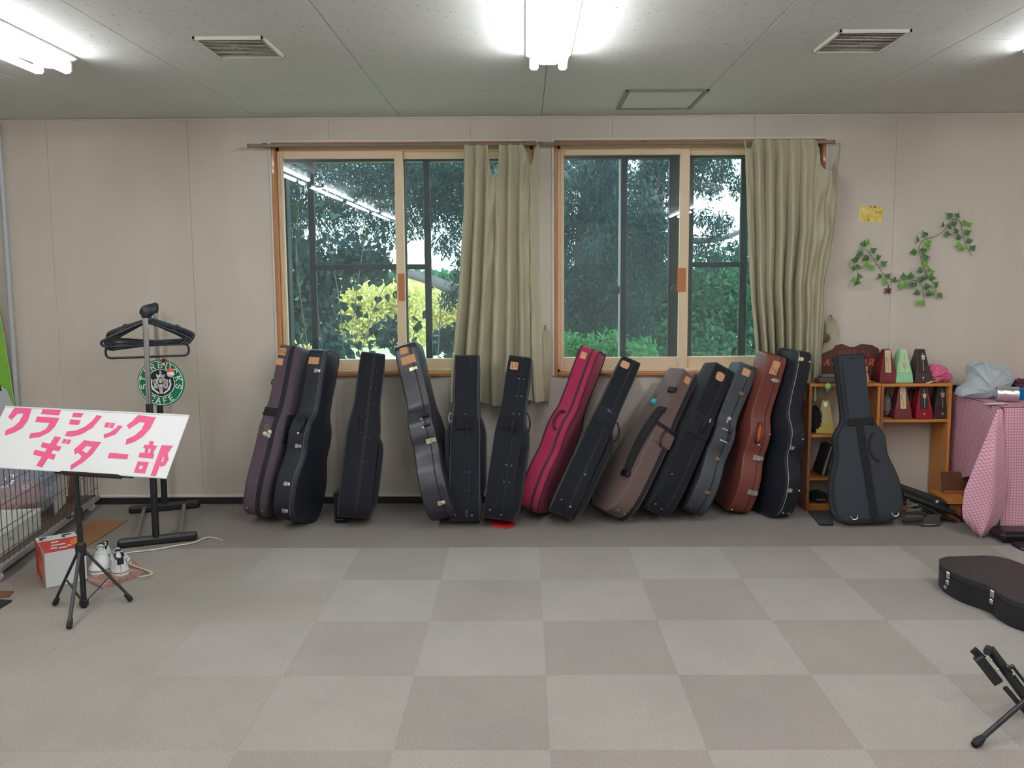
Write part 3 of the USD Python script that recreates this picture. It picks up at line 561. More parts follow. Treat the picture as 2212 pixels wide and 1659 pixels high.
    def handle(s, z0, z1, t, out, r, m, lean=0., flat=1.0):
        a, b, c = s.E(z0, t), s.E(z1, t), s.E((z0+z1)/2, t); n = c[:3, 2]; x = np.array([1, 0, 0])
        p0, p1 = a[:3, 3], b[:3, 3]; mid = (p0+p1)/2
        P = arc([p0-n*.004, p0*.9+p1*.1+n*out*.75+x*lean*.6, mid+n*out+x*lean, p1*.9+p0*.1+n*out*.75+x*lean*.6, p1-n*.004], 24)
        h = s.t.part('handle', tube(P, np.interp(np.linspace(-1, 1, 24), [-1, -.5, 0, .5, 1], [r*.6, r, r*1.15, r, r*.6]), 10, flat=flat), m, smooth=60)
        for q in (z0, z1): s.on_edge('handle_mount', rbox(r*3.2, r*2.2, .006, .002, (0, 0, .003)), M_blackmetal, q, t, parent=h)
    def cuff(s, z0, z1, wd, th, m, t=0.):
        z = np.linspace(z0, z1, 10); rows = []
        for q in z:
            f = s.E(q, t); e = th*min(1, 8*min(q-z0, z1-q)/(z1-z0)+.25)
            rows.append([f[:3, 3]+f[:3, 0]*a*wd/2+f[:3, 2]*(o*e) for a, o in ((-1.02, -.6), (-1, .6), (-.8, 1), (0, 1.05), (.8, 1), (1, .6), (1.02, -.6))])
        g = grid(np.array(rows)); trimesh.repair.fix_normals(g); s.t.part('handle_wrap', g, m, smooth=40)
    def pocket(s, side, z0, z1, w0, w1, th, m, zipper=True):
        """A padded pocket on one face (side 1 = right)."""
        a = np.linspace(-1, 1, 17); A, B = np.meshgrid(a, a, indexing='ij')
        sq = lambda a, b: np.sqrt(1-np.clip(b*b, 0, 1)/2.6)*a
        X, Z = sq(A, B), sq(B, A); h = th*(1-np.maximum(np.abs(A), np.abs(B))**6)
        zz = (z0+z1)/2*s.L+Z*(z1-z0)/2*s.L/.785; ww = (w0+w1)/2+X*(w1-w0)/2/.785; tt = s.T(zz)/2-.002+h+.008
        m_ = solid(np.stack([side*tt, ww, zz], -1), side*.004); trimesh.repair.fix_normals(m_); p = s.t.part('pocket', m_, m, smooth=40)
        if zipper:
            g = np.linspace(0, 2*np.pi, 40); c, d = np.cos(g), np.sin(g); pw = np.sign(c)*np.abs(c)**.55*(w1-w0)/2*.96+(w0+w1)/2; pz = np.sign(d)*np.abs(d)**.55*(z1-z0)/2*s.L*.96+(z0+z1)/2*s.L
            s.t.part('pocket_zip', tube(np.stack([side*(s.T(pz)/2+.008+th*.55), pw, pz], 1), .003, 6), M_zip, parent=p)
M_tan = mat('sticker_tan', rgb(198, 147, 108), .7, var=.08, scale=60); M_ink = mat('sticker_ink', rgb(120, 78, 48), .7)
M_chrome = mat('latch_chrome', rgb(215, 213, 205), .28, metal=.9, var=.1, scale=120); M_blackmetal = mat('black_metal', rgb(34, 34, 38), .4, metal=.4)
M_zip = mat('zip_tape', rgb(32, 30, 36), .85); M_web = mat('black_webbing', rgb(24, 24, 28), .9, bump=.3, bscale=500)
def fabric(name, c, var=.10): return mat(name, rgb(*c), .88, var=var, scale=170, bump=.35, bscale=600, sheen=.12, spec=.25)
def leather(name, c, rough=.42, var=.10): return mat(name, rgb(*c), rough, var=var, scale=70, bump=.25, bscale=320, spec=.4)
def place(pb, pt, vb, psi, W, hb, ht, zb=.18, zt=.97, yt=5.16, dy=.07):
    """Finds how a leaning case stands from where its front edge shows low down and near the head. Returns its matrix and its length."""
    a = math.radians(psi); e = np.array([math.sin(a), math.cos(a), 0]); yb = fy(vb)+dy
    Pb, Pt = at(*pb, y=yb-W/2*math.cos(a)), at(*pt, y=yt); l = Pt-Pb; l /= np.linalg.norm(l)
    for _ in range(8):
        w = e-l*np.dot(e, l); w /= np.linalg.norm(w); C0, C1 = Pb+w*hb*W/2, Pt+w*ht*W/2; l = C1-C0; n = np.linalg.norm(l); l /= n
    L = n/(zt-zb); t = np.cross(w, l); return frame(t, w, l, C0-l*zb*L), L
def ground(c):
    """Lifts or lowers the case so that its lowest point rests on the carpet."""
    P = np.stack([np.r_[-c.T(c.lz)/2, c.T(c.lz)/2], np.r_[c.lw, c.lw], np.r_[c.lz, c.lz]], 1)
    z = (P @ c.t.m[:3, :3].T+c.t.m[:3, 3])[:, 2].min(); c.t.m = T(0, 0, .0012-z) @ c.t.m; c.t.x.GetPrim().GetAttribute('xformOp:transform').Set(gf(c.t.m)); c.t.inv = np.linalg.inv(c.t.m)
    return c
def stand_case(label, pb, pt, vb, psi, W, Tb, Tn, kind, seam, m, mlid=None, **k):
    hb = 1.0; ht = np.interp(.97, [q[1] for q in kind[3:-1]], [q[0] for q in kind[3:-1]])
    M, L = place(pb, pt, vb, psi, W, hb, ht, **{q: k.pop(q) for q in ('yt', 'dy') if q in k})
    return ground(Case('guitar_case', label, M, L, W, Tb, Tn, kind, seam, m, mlid, **k))

# 1 plum fabric
F_plum = fabric('fabric_plum', (84, 72, 82))
c = stand_case('plum grey fabric guitar case with two tan stickers, leftmost of the row along the wall', (556, 1065), (626, 772), 1123, 7, .39, .165, .150, MILD, .22, F_plum, rnd=.026)
c.t.part('zip_band', c.strip(.22, .030, .0015), M_zip)
c.sticker(.955, -.042, .046, .046, '24'); c.sticker(.895, -.048, .044, .044)
c.cuff(.575, .625, .085, .006, M_web, -.035)
for z, t in ((.03, -.05), (.025, .05)): c.stud(.045, t, .006)
for z in (.77, .42, .24): c.t.part('strap_ring', tube(arc([(-c.T(z*c.L)/2-.004, -.06+.02*np.cos(g), z*c.L+.016*np.sin(g)) for g in np.linspace(0, 2*np.pi, 9)], 20), .004, 6), M_blackmetal)
for z0, z1 in ((.52, .60), (.44, .50)): c.t.part('strap', box((c.T(.5*c.L)/2+.006, -.15, z0*c.L), (c.T(.5*c.L)/2+.014, .02, z1*c.L), .003), M_web)
PLUM = c
# 2 black hard shell with a stitched rim
H_black = leather('leatherette_black', (33, 36, 46), .40); M_stitch = mat('rim_stitch', rgb(128, 126, 124), .6)
c = stand_case('black hard guitar case with stitched rim, blank tan sticker and broad face turned right', (616, 1068), (686, 780), 1135, 16, .37, .146, .140, CURVY, .62, H_black, rnd=.018)
c.t.part('rim_stitching', c.strip(.62, .0018, .0010), M_stitch); c.t.part('rim', c.strip(.90, .008, .002), leather('rim_black', (48, 51, 60)))
c.sticker(.925, -.012, .072, .044); c.latch(.865, .026); c.latch(.415, .015); c.latch(.195, .012); c.latch(.05, .016)
c.handle(.50, .575, .020, .028, .008, M_blackmetal, lean=.01); c.stud(.487, .0, .009)
# 3 black soft with a side pocket
F_black = fabric('fabric_black', (27, 29, 37)); F_black2 = fabric('fabric_black_b', (29, 31, 40)); F_black3 = fabric('fabric_black_c', (25, 27, 35))
c = stand_case('black fabric guitar case standing alone with bulging side pocket, third from the left', (772, 1065), (806, 783), 1131, -10, .37, .195, .150, MILD, .10, F_black)
c.t.part('zip_band', c.strip(.10, .020, .001), M_zip); c.pocket(1, .08, .44, -.16, .02, .030, F_black2)
c.handle(.50, .59, -.02, .022, .007, M_web, lean=-.006)
for z in (.88, .78, .68, .575, .47, .33, .21):
    for t in (.0, .030): c.stud(z, t+.01, .0022)
c.t.part('zip_pull', tube([(c.T(.3*c.L)/2+.042, -.13, .30*c.L), (c.T(.3*c.L)/2+.046, -.145, .275*c.L)], .0045, 6), M_chrome)
# 4 shiny old hard case, leaning left
H_shiny = leather('vinyl_worn_black', (50, 50, 58), .24, .25); M_brass = mat('latch_brass', rgb(224, 214, 190), .32, metal=.9)
c = stand_case('worn shiny black hard guitar case leaning left with brass latches', (933, 1070), (876, 774), 1135, 4, .40, .160, .148, CURVY, .42, H_shiny)
c.t.part('seam_line', c.strip(.42, .004, .0008), mat('seam_dark', rgb(12, 12, 14), .8))
c.sticker(.955, -.012, .052, .046, rot=0, roundd=.008); c.sticker(.898, .004, .092, .052, rot=2)
c.latch(.84, .024, .058, .026, M_brass); c.latch(.415, .044, .066, .034, M_brass); c.latch(.075, .030, .05, .026, M_brass)
c.stud(.545, .012, .008); c.stud(.495, .015, .009)
for z in (.555, .505): c.on_edge('handle_stub', rbox(.042, .018, .016, .004, (.022, 0, .006)), M_blackmetal, z, .02)
# 5 and 6 plain black cases with wrapped handles
def chevron(c, zf, t): c.on_edge('emblem', [beam((-.020, -.018, .001), (0, .012, .001), .0022, .001), beam((.020, -.018, .001), (0, .012, .001), .0022, .001)], mat('emblem_grey', rgb(120, 120, 124), .5), zf, t)
c = stand_case('plain black square-shouldered guitar case standing upright in front of the left curtain', (1003, 1065), (1008, 778), 1132, 0, .36, .178, .142, OBLONG, .30, F_black2, yt=5.06)
c.t.part('piping', [c.strip(.985, .004, .002), c.strip(-.985, .004, .002)], mat('piping_grey', rgb(62, 64, 72), .6))
c.cuff(.545, .635, .115, .012, F_black3); chevron(c, .635, 0.0); c.handle(.52, .60, .01, .03, .008, M_web)
c.pocket(-1, .26, .57, -.15, .05, .030, F_black3, False); c.pocket(1, .18, .58, -.12, .05, .028, F_black3, False)
c.stud(.045, -.055, .006); c.stud(.045, .045, .006); c.on_edge('zip_pull', rbox(.012, .046, .006, .002), mat('zip_steel', rgb(120, 120, 122), .35, metal=.8), .055, .012, out=.004)
c.t.part('strap_ring', tube(arc([(-c.T(.6*c.L)/2-.010+.012*np.cos(g), -.12, .62*c.L+.028*np.sin(g)) for g in np.linspace(0, 2*np.pi, 9)], 20), .0028, 6), M_chrome)
c.stud(.30, .0, .0025); c.stud(.30, .03, .0025); c.stud(.195, .0, .0025); c.stud(.195, .03, .0025)
c = stand_case('black fabric guitar case with the sticker 18, leaning against the left curtain', (1082, 1065), (1123, 784), 1134, 4, .36, .175, .142, OBLONG, .25, F_black, yt=5.06)
c.sticker(.935, -.030, .047, .047, '18'); c.cuff(.545, .64, .120, .012, F_black3); chevron(c, .635, 0.0); c.handle(.52, .60, .015, .03, .008, M_web)
for z in (.86, .755, .645, .335, .235): c.stud(z, .010, .004); c.stud(z, .042, .004)
c.stud(.06, -.05, .006); c.stud(.04, .02, .006); c.pocket(1, .06, .53, -.15, .06, .035, F_black3)
c.t.part('strap', tube(arc([(c.T(.66*c.L)/2+.012, -.10, .66*c.L), (c.T(.6*c.L)/2+.035, -.11, .60*c.L), (c.T(.5*c.L)/2+.012, -.12, .52*c.L)], 14), .010, 8, flat=.4), M_web)
# 7 crimson soft case
F_red = fabric('fabric_crimson', (158, 44, 80), .07); M_maroonzip = mat('zip_maroon', rgb(66, 32, 48), .8)
c = stand_case('crimson fabric guitar case with dark zips, the only red one', (1156, 1062), (1271, 786), 1121, 25, .37, .138, .128, CURVY, .30, F_red, rnd=.016)
c.t.part('zip_band', c.strip(.30, .016, .0014), M_maroonzip); c.t.part('piping', [c.strip(.965, .006, .0025), c.strip(-.965, .006, .0025)], M_maroonzip)
c.sticker(.945, -.022, .038, .044, None); c.handle(.49, .60, -.010, .030, .0075, M_maroonzip, lean=-.022)
# 8 black with a round sticker
c = stand_case('black guitar case next to the red one with a round-cornered tan sticker and side pocket', (1243, 1065), (1361, 803), 1135, 8, .36, .150, .128, OBLONG, .28, F_black3)
c.sticker(.945, -.024, .054, .046, None, roundd=.012); c.cuff(.555, .655, .115, .012, F_black2); c.t.part('zip_band', c.strip(.28, .012, .0012), M_zip)
c.on_edge('emblem', [beam((-.016, .004, .001), (.016, -.004, .001), .003, .001), ball(.003, (-.006, .012, .001), 1)], mat('emblem_white', rgb(170, 170, 172), .5), .64, .005, out=.013)
c.pocket(1, .06, .50, -.15, .05, .040, F_black); c.stud(.25, .03, .005); c.stud(.07, -.035, .005); c.stud(.055, .03, .007)
c.t.part('strap', tube(arc([(c.T(.62*c.L)/2+.010, -.06, .62*c.L), (c.T(.56*c.L)/2+.05, -.05, .55*c.L), (c.T(.5*c.L)/2+.012, -.05, .48*c.L)], 16), .0045, 6), M_web)
# 9 brown
F_brown = fabric('fabric_brown', (104, 86, 82), .08)
c = stand_case('brown fabric guitar case with a broad dark zip and black straps', (1374, 1060), (1490, 811), 1127, -18, .38, .145, .128, OBLONG, .62, F_brown)
c.t.part('zip_band', c.strip(.62, .030, .0014), M_zip); c.sticker(.945, -.008, .040, .044, None, roundd=.006)
c.cuff(.60, .625, .150, .005, M_web); c.cuff(.505, .595, .130, .010, F_brown, .012); c.handle(.50, .60, .012, .022, .006, M_maroonzip, lean=-.03)
for z in (.84, .70): c.t.part('buckle_strap', box((-c.T(z*c.L)/2-.022, -.16, (z-.018)*c.L), (-c.T(z*c.L)/2-.004, -.07, (z+.018)*c.L), .004), M_web)
c.t.part('shoulder_strap', tube(arc([(-c.T(.70*c.L)/2-.018, -.11, .70*c.L), (-c.T(.58*c.L)/2-.040, -.13, .58*c.L), (-c.T(.45*c.L)/2-.035, -.12, .44*c.L), (-c.T(.26*c.L)/2-.014, -.12, .27*c.L)], 24), .026, 10, flat=.35), M_web)
c.t.part('buckle', box((-c.T(.25*c.L)/2-.026, -.165, .235*c.L), (-c.T(.25*c.L)/2-.006, -.08, .275*c.L), .005), M_blackmetal)
c.stud(.04, -.03, .005); c.stud(.04, .02, .005); BROWN = c
# 10 black with a big wrap
c = stand_case('black fabric guitar case with large round sticker between the brown and grey ones', (1456, 1060), (1564, 806), 1124, -8, .38, .150, .140, OBLONG, .30, F_black3)
c.sticker(.925, -.010, .056, .056, None, roundd=.018); c.cuff(.52, .66, .140, .014, F_black2); c.t.part('zip_band', c.strip(.30, .012, .0012), M_zip)
c.on_edge('name_tag', rbox(.008, .026, .003, .001), mat('tag_white', rgb(200, 200, 200), .5), .645, .035, out=.018); c.stud(.25, -.05, .004); c.stud(.05, -.05, .005); c.stud(.04, .0, .005)
c.handle(.55, .63, .0, .04, .009, M_web)
# 11 grey black hard case with copper latches
H_grey = leather('leatherette_grey', (58, 62, 70), .5); M_copper = mat('latch_copper', rgb(150, 112, 84), .4, metal=.8)
c = stand_case('charcoal grey hard guitar case with three small copper latches', (1528, 1060), (1616, 803), 1121, -4, .38, .135, .128, CURVY, .25, H_grey)
c.sticker(.945, -.006, .050, .046, roundd=.003); c.t.part('seam_line', c.strip(.25, .003, .0006), mat('seam_dark', rgb(12, 12, 14), .8))
for z, t in ((.81, .020), (.37, .012), (.155, .010)): c.latch(z, t, .034, .026, M_copper)
c.on_edge('hasp', [lathe([(0, .006), (.012, .006), (.014, 0)], 12), rbox(.010, .040, .005, .002, (-.006, -.026, .003))], M_chrome, .635, .004)
for z, t in ((.555, -.012), (.485, .0)): c.on_edge('handle_bracket', rbox(.046, .012, .010, .003, (0, 0, .004)), M_chrome, z, t, out=.001)
c.on_edge('handle', [rbox(.008, .075, .012, .003, (.020, 0, .014)), rbox(.02, .02, .012, .004, (.01, .03, .008))], M_blackmetal, .525, .006); c.stud(.045, -.045, .007, M_copper)
# 12 maroon leather case
H_maroon = leather('leather_maroon', (112, 60, 52), .40, .12); M_orange = leather('leather_orange', (170, 80, 40), .4)
c = stand_case('maroon leather guitar case with bright chrome latches and the sticker 76', (1617, 1058), (1678, 780), 1112, -9, .38, .140, .132, CURVY, .38, H_maroon, yt=5.08)
c.sticker(.955, .0, .050, .034, '', rot=-4, roundd=.006); c.sticker(.915, -.006, .050, .052, '76', rot=-4, roundd=.006)
c.t.part('seam_line', c.strip(.38, .003, .0008), mat('seam_maroon', rgb(66, 34, 32), .7))
c.on_edge('oval_latch', lathe([(0, .008), (.014, .007), (.018, .003), (.019, 0)], 20).apply_transform(np.diag([1.5, .85, 1, 1])), M_chrome, .855, .024)
c.latch(.375, .030, .072, .034); c.latch(.17, .030, .072, .034); c.handle(.475, .575, -.012, .036, .010, M_orange, lean=-.012)
c.stud(.46, .004, .009); c.stud(.03, -.05, .008); c.stud(.535, .062, .006)
# 13 blue black hard case with white stitching
H_blue = leather('leatherette_blueblack', (30, 34, 44), .36); M_lightstitch = mat('stitch_white', rgb(196, 194, 188), .6)
c = stand_case('blue black hard guitar case with white stitched rim, at the right end beside the bookshelf', (1713, 1060), (1738, 768), 1119, -22, .39, .120, .116, CURVY, -.72, H_blue, yt=5.06)
c.t.part('rim_stitching', c.strip(-.72, .0028, .0012), M_lightstitch); c.t.part('rim', c.strip(-.93, .007, .002), leather('rim_black', (48, 51, 60)))
for z in (.955, .435, .19): c.latch(z, -.030, .040, .026, M_brass)
for z, t in ((.945, .040), (.49, .042), (.19, .045), (.045, -.02), (.04, .028)): c.stud(z, t, .0075)

# the soft gig bag leaning against the bookshelf
F_gig = fabric('nylon_charcoal', (52, 57, 64), .06); F_gig2 = fabric('nylon_dark', (40, 44, 50), .06)
GIG = [(0, 0), (.50, .0), (.80, .018), (.97, .075), (1.0, .15), (.96, .23), (.85, .31), (.74, .37), (.70, .42), (.70, .48), (.62, .535), (.48, .575), (.40, .61), (.385, .68), (.385, .80), (.40, .92), (.41, .985), (.36, 1.0), (0, 1.0)]
B, Tp = at(1873, 1140, y=4.90), at(1831, 780, y=5.10); l = Tp-B; L = np.linalg.norm(l); l /= L
w = np.array([1, .04, 0]); w -= l*np.dot(w, l); w /= np.linalg.norm(w)
c = Case('gig_bag', 'soft charcoal guitar gig bag leaning face out against the bookshelf', frame(np.cross(w, l), w, l, B), L, .42, .115, .085, GIG, -.5, F_gig2, F_gig, rnd=.022, dome=.018, cat='gig bag'); ground(c)
Tt = lambda z: c.T(z*c.L)/2
c.t.part('piping', c.strip(.80, .007, .002), M_zip); c.t.part('zip_band', c.strip(-.5, .02, .001), M_zip)
c.t.part('centre_strap', solid(np.array([[(Tt(z)+.019-.012*abs(2*z-.6)**3+(.004 if z < .6 else -.002), a+.05*(.3-z), z*c.L) for a in (-.022, .022)] for z in np.linspace(.035, .60, 26)]), .003), M_web, smooth=40)
c.t.part('neck_pocket', mv(rbox(.010, .135, .36*c.L, .004), T(Tt(.8)+.015, .004, .79*c.L)), F_gig); c.t.part('neck_flap', mv(rbox(.008, .165, .045, .004), T(Tt(.6)+.018, .0, .595*c.L)), M_web)
c.t.part('top_loop', mv(rbox(.006, .03, .05, .002), T(Tt(.97)+.012, .0, .955*c.L)), M_web)
g = np.linspace(0, 1, 25); A, Bq = np.meshgrid(np.linspace(0, 2*np.pi, 33), np.linspace(0, 1, 7), indexing='ij')
c.t.part('side_pocket', grid(np.stack([Tt(.45)+.010+.014*(1-Bq**4), .082+.052*Bq*np.cos(A), (.44*c.L)+.085*Bq*np.sin(A)], -1)), F_gig, smooth=True)
c.t.part('pocket_zip', tube(np.stack([0*g+Tt(.45)+.020, .082+.052*np.cos(np.pi*(.55+g*.95)), .44*c.L+.085*np.sin(np.pi*(.55+g*.95))], 1), .005, 6), M_zip)
for y in (-.105, .145): c.t.part('strap_ring', tube(arc([(Tt(.05)+.012+.004*np.cos(a), y+.018*np.cos(a), .045*c.L+.018*np.sin(a)) for a in np.linspace(np.pi*.9, np.pi*2.1, 9)], 16), .0035, 6), M_chrome)
# the hard case lying on the carpet at the right edge
H_flat = leather('vinyl_black_brown', (44, 40, 42), .5, .08); H_side = leather('vinyl_black_side', (30, 30, 34), .45, .08)
l = np.array([.10, -1, 0]); l /= np.linalg.norm(l); w = np.cross(l, [0, 0, 1.])
c = Case('guitar_case', 'black hard guitar case lying flat on the carpet at the right edge', frame((0, 0, 1), w, l, (2.165, 3.975, .0635)), 1.03, .40, .122, .118, CURVY, .55, H_side, H_flat, rnd=.008, dome=.006)
c.t.part('rim', c.strip(.93, .007, .0022), H_flat); c.t.part('seam_line', c.strip(.55, .003, .0006), M_zip)
for z in (.17, .40): c.on_edge('latch', [rbox(.034, .026, .007, .003, (-.012, 0, .003)), rbox(.022, .022, .010, .003, (.022, 0, .004))], M_chrome, z, .022, side=1)
c.on_edge('stud', lathe([(.010, 0), (.009, .006), (.004, .009), (0, .009)], 12), M_chrome, .15, -.03, side=1)
LYING = c

# ================================================================== LEFT SIDE
M_blk = mat('painted_black', rgb(30, 31, 36), .45); M_rub = mat('rubber_black', rgb(26, 26, 28), .8)
# music stand
c0 = at(182, 1312, z=0); stand = Thing('music_stand', 'black tripod music stand holding up the club sign', 'music stand', (c0[0], c0[1], 0))
top = at(168, 1026, y=c0[1]); hub = np.array([c0[0], c0[1], at(175, 1186, y=c0[1])[2]])
stand.part('lower_tube', bar((c0[0], c0[1], .012), (c0[0], c0[1], hub[2]+.17), .0125, 14), M_blk, w=True, smooth=40); stand.part('upper_tube', bar((c0[0], c0[1], hub[2]+.15), (c0[0], c0[1], top[2]+.02), .0095, 12), M_blk, w=True, smooth=40)
stand.part('clamp_collar', mv(lathe([(.013, -.03), (.018, -.028), (.018, .028), (.013, .03)], 16), T(c0[0], c0[1], hub[2]+.16)), M_blk, w=True, smooth=40)
kn = stand.part('clamp_knob', [bar((c0[0], c0[1], hub[2]+.155), (c0[0]-.035, c0[1]-.01, hub[2]+.155), .005), ball(.012, (c0[0]-.04, c0[1]-.011, hub[2]+.155), 2)], M_blk, w=True, smooth=40)
stand.part('hub', mv(lathe([(.013, -.035), (.022, -.03), (.024, .02), (.017, .03), (.013, .034)], 16), T(*hub)), M_blk, w=True, smooth=40)
stand.part('lower_collar', mv(lathe([(.0125, 0), (.02, .0), (.02, .022), (.0125, .026)], 14), T(c0[0], c0[1], .012)), M_blk, w=True, smooth=40)
stand.part('base_cap', mv(lathe([(0, 0), (.013, 0), (.013, .014), (0, .014)], 14), T(c0[0], c0[1], 0)), M_rub, w=True)
for u, v in ((118, 1306), (149, 1357), (284, 1297)):
    f = at(u, v, z=.008); d = f-hub; d /= np.linalg.norm(d); h2 = hub+np.array([d[0], d[1], 0])*.026-[0, 0, .01]
    lg = stand.part('leg', beam(h2, f+[0, 0, .010], .016, .010, r=.003), M_blk, w=True); stand.part('rubber_foot', tube([f+(h2-f)*.13, f+(h2-f)*.05, f+[0, 0, .001]], [.010, .013, .011], 12), M_rub, parent=lg, w=True, smooth=40)
    m = h2+(f-h2)*.52; stand.part('brace', beam(m, (c0[0]+d[0]*.02, c0[1]+d[1]*.02, .03), .010, .004, r=.001), M_blk, w=True); stand.part('rivet', ball(.006, m, 1), M_chrome, w=True)
# the sign board
TR, BR, TL = at(409, 896, y=3.72), at(358, 1034, y=3.534), at(12, 877, y=3.8984); BL = TL+BR-TR
ex = (TR-TL)/np.linalg.norm(TR-TL); ey = (TL-BL)/np.linalg.norm(TL-BL); ez = np.cross(ex, ey); WB, HB = np.linalg.norm(TR-TL), np.linalg.norm(TL-BL)
MB_ = frame(ex, ey, ez, BL); sign = Thing('club_sign', 'white board with pink Japanese lettering resting on the black music stand', 'sign', MB_)
M_board = mat('sign_white', rgb(232, 234, 236), .45); M_pink = mat('sign_pink', rgb(222, 92, 136), .5)
sign.part('board', box((0, 0, -.006), (WB, HB, 0), .0015), M_board); sign.part('edge_tape', [rbox(WB, .008, .002, .0008, (WB/2, HB-.004, .0006)), rbox(WB, .006, .002, .0008, (WB/2, .003, .0006))], mat('sign_tape', rgb(214, 218, 222), .35))
KANA = {'letter_ku': ([[(128,1028),(275,1028),(238,1140),(190,1205),(125,1240),(42,1268),(50,1222),(120,1190),(165,1150),(203,1082),(150,1082),(98,1135),(70,1110)]], []),
 'letter_ra': ([[(365,1043),(520,1053),(505,1095),(350,1083)], [(318,1105),(508,1118),(470,1190),(420,1240),(340,1280),(248,1293),(262,1248),(340,1240),(395,1210),(425,1160),(302,1150)]], []),
 'letter_shi': ([[(628,1072),(715,1078),(690,1113),(615,1108)], [(602,1130),(690,1137),(672,1178),(590,1172)], [(828,1092),(870,1105),(790,1200),(700,1255),(620,1275),(555,1272),(572,1233),(650,1225),(730,1190),(790,1140)]], []),
 'letter_small_tsu': ([[(905,1155),(940,1158),(922,1200),(890,1195)], [(948,1160),(985,1165),(962,1205),(930,1200)], [(1012,1180),(1047,1188),(985,1258),(890,1292),(885,1260),(940,1240),(990,1205)]], []),
 'letter_ku_b': ([[(1180,1093),(1330,1112),(1285,1205),(1220,1275),(1150,1320),(1072,1347),(1080,1300),(1150,1268),(1210,1215),(1238,1157),(1192,1152),(1100,1213),(1083,1180),(1130,1145)]], []),
 'letter_gi': ([[(365,1325),(525,1362),(505,1402),(350,1365)], [(300,1388),(478,1430),(460,1475),(283,1428)], [(468,1275),(522,1283),(360,1540),(310,1525)], [(545,1295),(572,1300),(555,1335),(528,1330)], [(580,1300),(608,1305),(590,1342),(563,1336)]], []),
 'letter_ta': ([[(720,1308),(865,1325),(790,1425),(710,1495),(605,1560),(605,1520),(680,1470),(698,1445),(665,1415),(640,1428),(632,1388)]], [[(735,1356),(788,1362),(742,1418),(700,1395)]]),
 'letter_long_mark': ([[(935,1415),(1097,1428),(1085,1470),(920,1458)]], []),
 'letter_bu': ([[(1280,1312),(1315,1318),(1305,1350),(1270,1345)], [(1235,1345),(1340,1355),(1328,1385),(1222,1375)], [(1240,1378),(1268,1380),(1262,1418),(1234,1414)], [(1290,1382),(1322,1386),(1306,1424),(1276,1420)], [(1195,1412),(1318,1425),(1305,1465),(1182,1452)], [(1178,1488),(1270,1495),(1238,1590),(1142,1582)], [(1380,1350),(1425,1355),(1330,1615),(1285,1610)], [(1400,1352),(1477,1355),(1432,1420),(1440,1470),(1410,1520),(1370,1535),(1358,1500),(1395,1490),(1402,1455),(1378,1440),(1396,1402),(1410,1390)]], [[(1193,1522),(1224,1526),(1212,1555),(1183,1551)]])}
def on_board(x, y): return (np.linalg.inv(MB_) @ np.append(on(x/3.95, 620+y/3.95, BL, ez), 1))[:2]
for nm, (outs, hl) in KANA.items():
    g = unary_union([poly([on_board(*p) for p in o]) for o in outs])
    for q in hl: g = g.difference(poly([on_board(*p) for p in q]))
    sign.part(nm.replace('_b', '') if nm.endswith('_b') else nm, extr(g, .0012, .0002), M_pink)
# the desk of the stand behind the board
Mi = MB_ @ np.eye(4); md = (at(206, 1024, y=3.63)-BL); mx = np.dot(at(206, 1022, y=3.62)-BL, ex)
stand.part('desk_lip', mv(rbox(.29, .010, .034, .002), MB_ @ T(mx, -.007, .006)), M_blk, w=True); stand.part('desk_plate', mv(rbox(.40, .22, .003, .001), MB_ @ T(mx, .105, -.009)), M_blk, w=True)
stand.part('desk_joint', tube([(c0[0], c0[1], top[2]+.01), (MB_ @ np.array([mx, .06, -.012, 1]))[:3]], .010, 10), M_blk, w=True)

# coat rack with hangers
fl_, fr2_, rl_, rr_ = at(253, 1187, z=0), at(427, 1168, z=0), at(278, 1112, z=0), at(432, 1098, z=0)
d = (fr2_-fl_); Lf = np.linalg.norm(d); d /= Lf; nrm = np.array([-d[1], d[0], 0])
rack = Thing('coat_rack', 'low clothes rail on black feet with chrome uprights beside the left wall panel', 'coat rack', ((fl_+fr2_+rl_+rr_)/4))
def foot(a, b):
    q = b-a; n_ = np.linalg.norm(q); q /= n_; k = np.array([-q[1], q[0], 0]); return mv(rbox(n_, .06, .046, .012), frame(q, k, (0, 0, 1), (a+b)/2+k*.03+[0, 0, .0235]))
rack.part('foot_bar', foot(fl_, fr2_), M_blk, w=True); rack.part('foot_bar', foot(rl_, rr_), M_blk, w=True)
for fa in (.22, .78):
    a, b = fl_+(fr2_-fl_)*fa+nrm*.05, rl_+(rr_-rl_)*fa+nrm*.03; rack.part('floor_rail', beam(a+[0, 0, .034], b+[0, 0, .034], .022, .012), mat('steel_grey', rgb(128, 122, 114), .4, metal=.5), w=True)
pf = at(337, 1158, z=.047); pf = np.array([pf[0], pf[1]+.0, 0]); pr = fl_*0+(rl_+rr_)/2+nrm*.03
zf_, zm_ = at(310, 676, y=pf[1])[2], at(316, 872, y=pf[1])[2]
M_chr = mat('rack_chrome', rgb(190, 190, 192), .22, metal=.9)
for p in (pf, pr):
    q = rack.part('upright', bar(p+[0, 0, .04], p+[0, 0, zm_], .019, 16), M_blk, w=True, smooth=40)
    rack.part('chrome_tube', bar(p+[0, 0, zm_-.01], p+[0, 0, zf_], .0145, 16), M_chr, parent=q, w=True, smooth=40, label='chrome upper tube')
    rack.part('end_knob', mv(lathe([(0, .035), (.012, .034), (.020, .022), (.021, -.006), (.017, -.022), (.015, -.03)], 16), T(*(p+[0, 0, zf_+.002]))), M_blk, w=True, smooth=40)
rack.part('hanging_rail', bar(pf+[0, 0, zf_+.006], pr+[0, 0, zf_+.006], .0125, 14), M_chr, w=True, smooth=40)
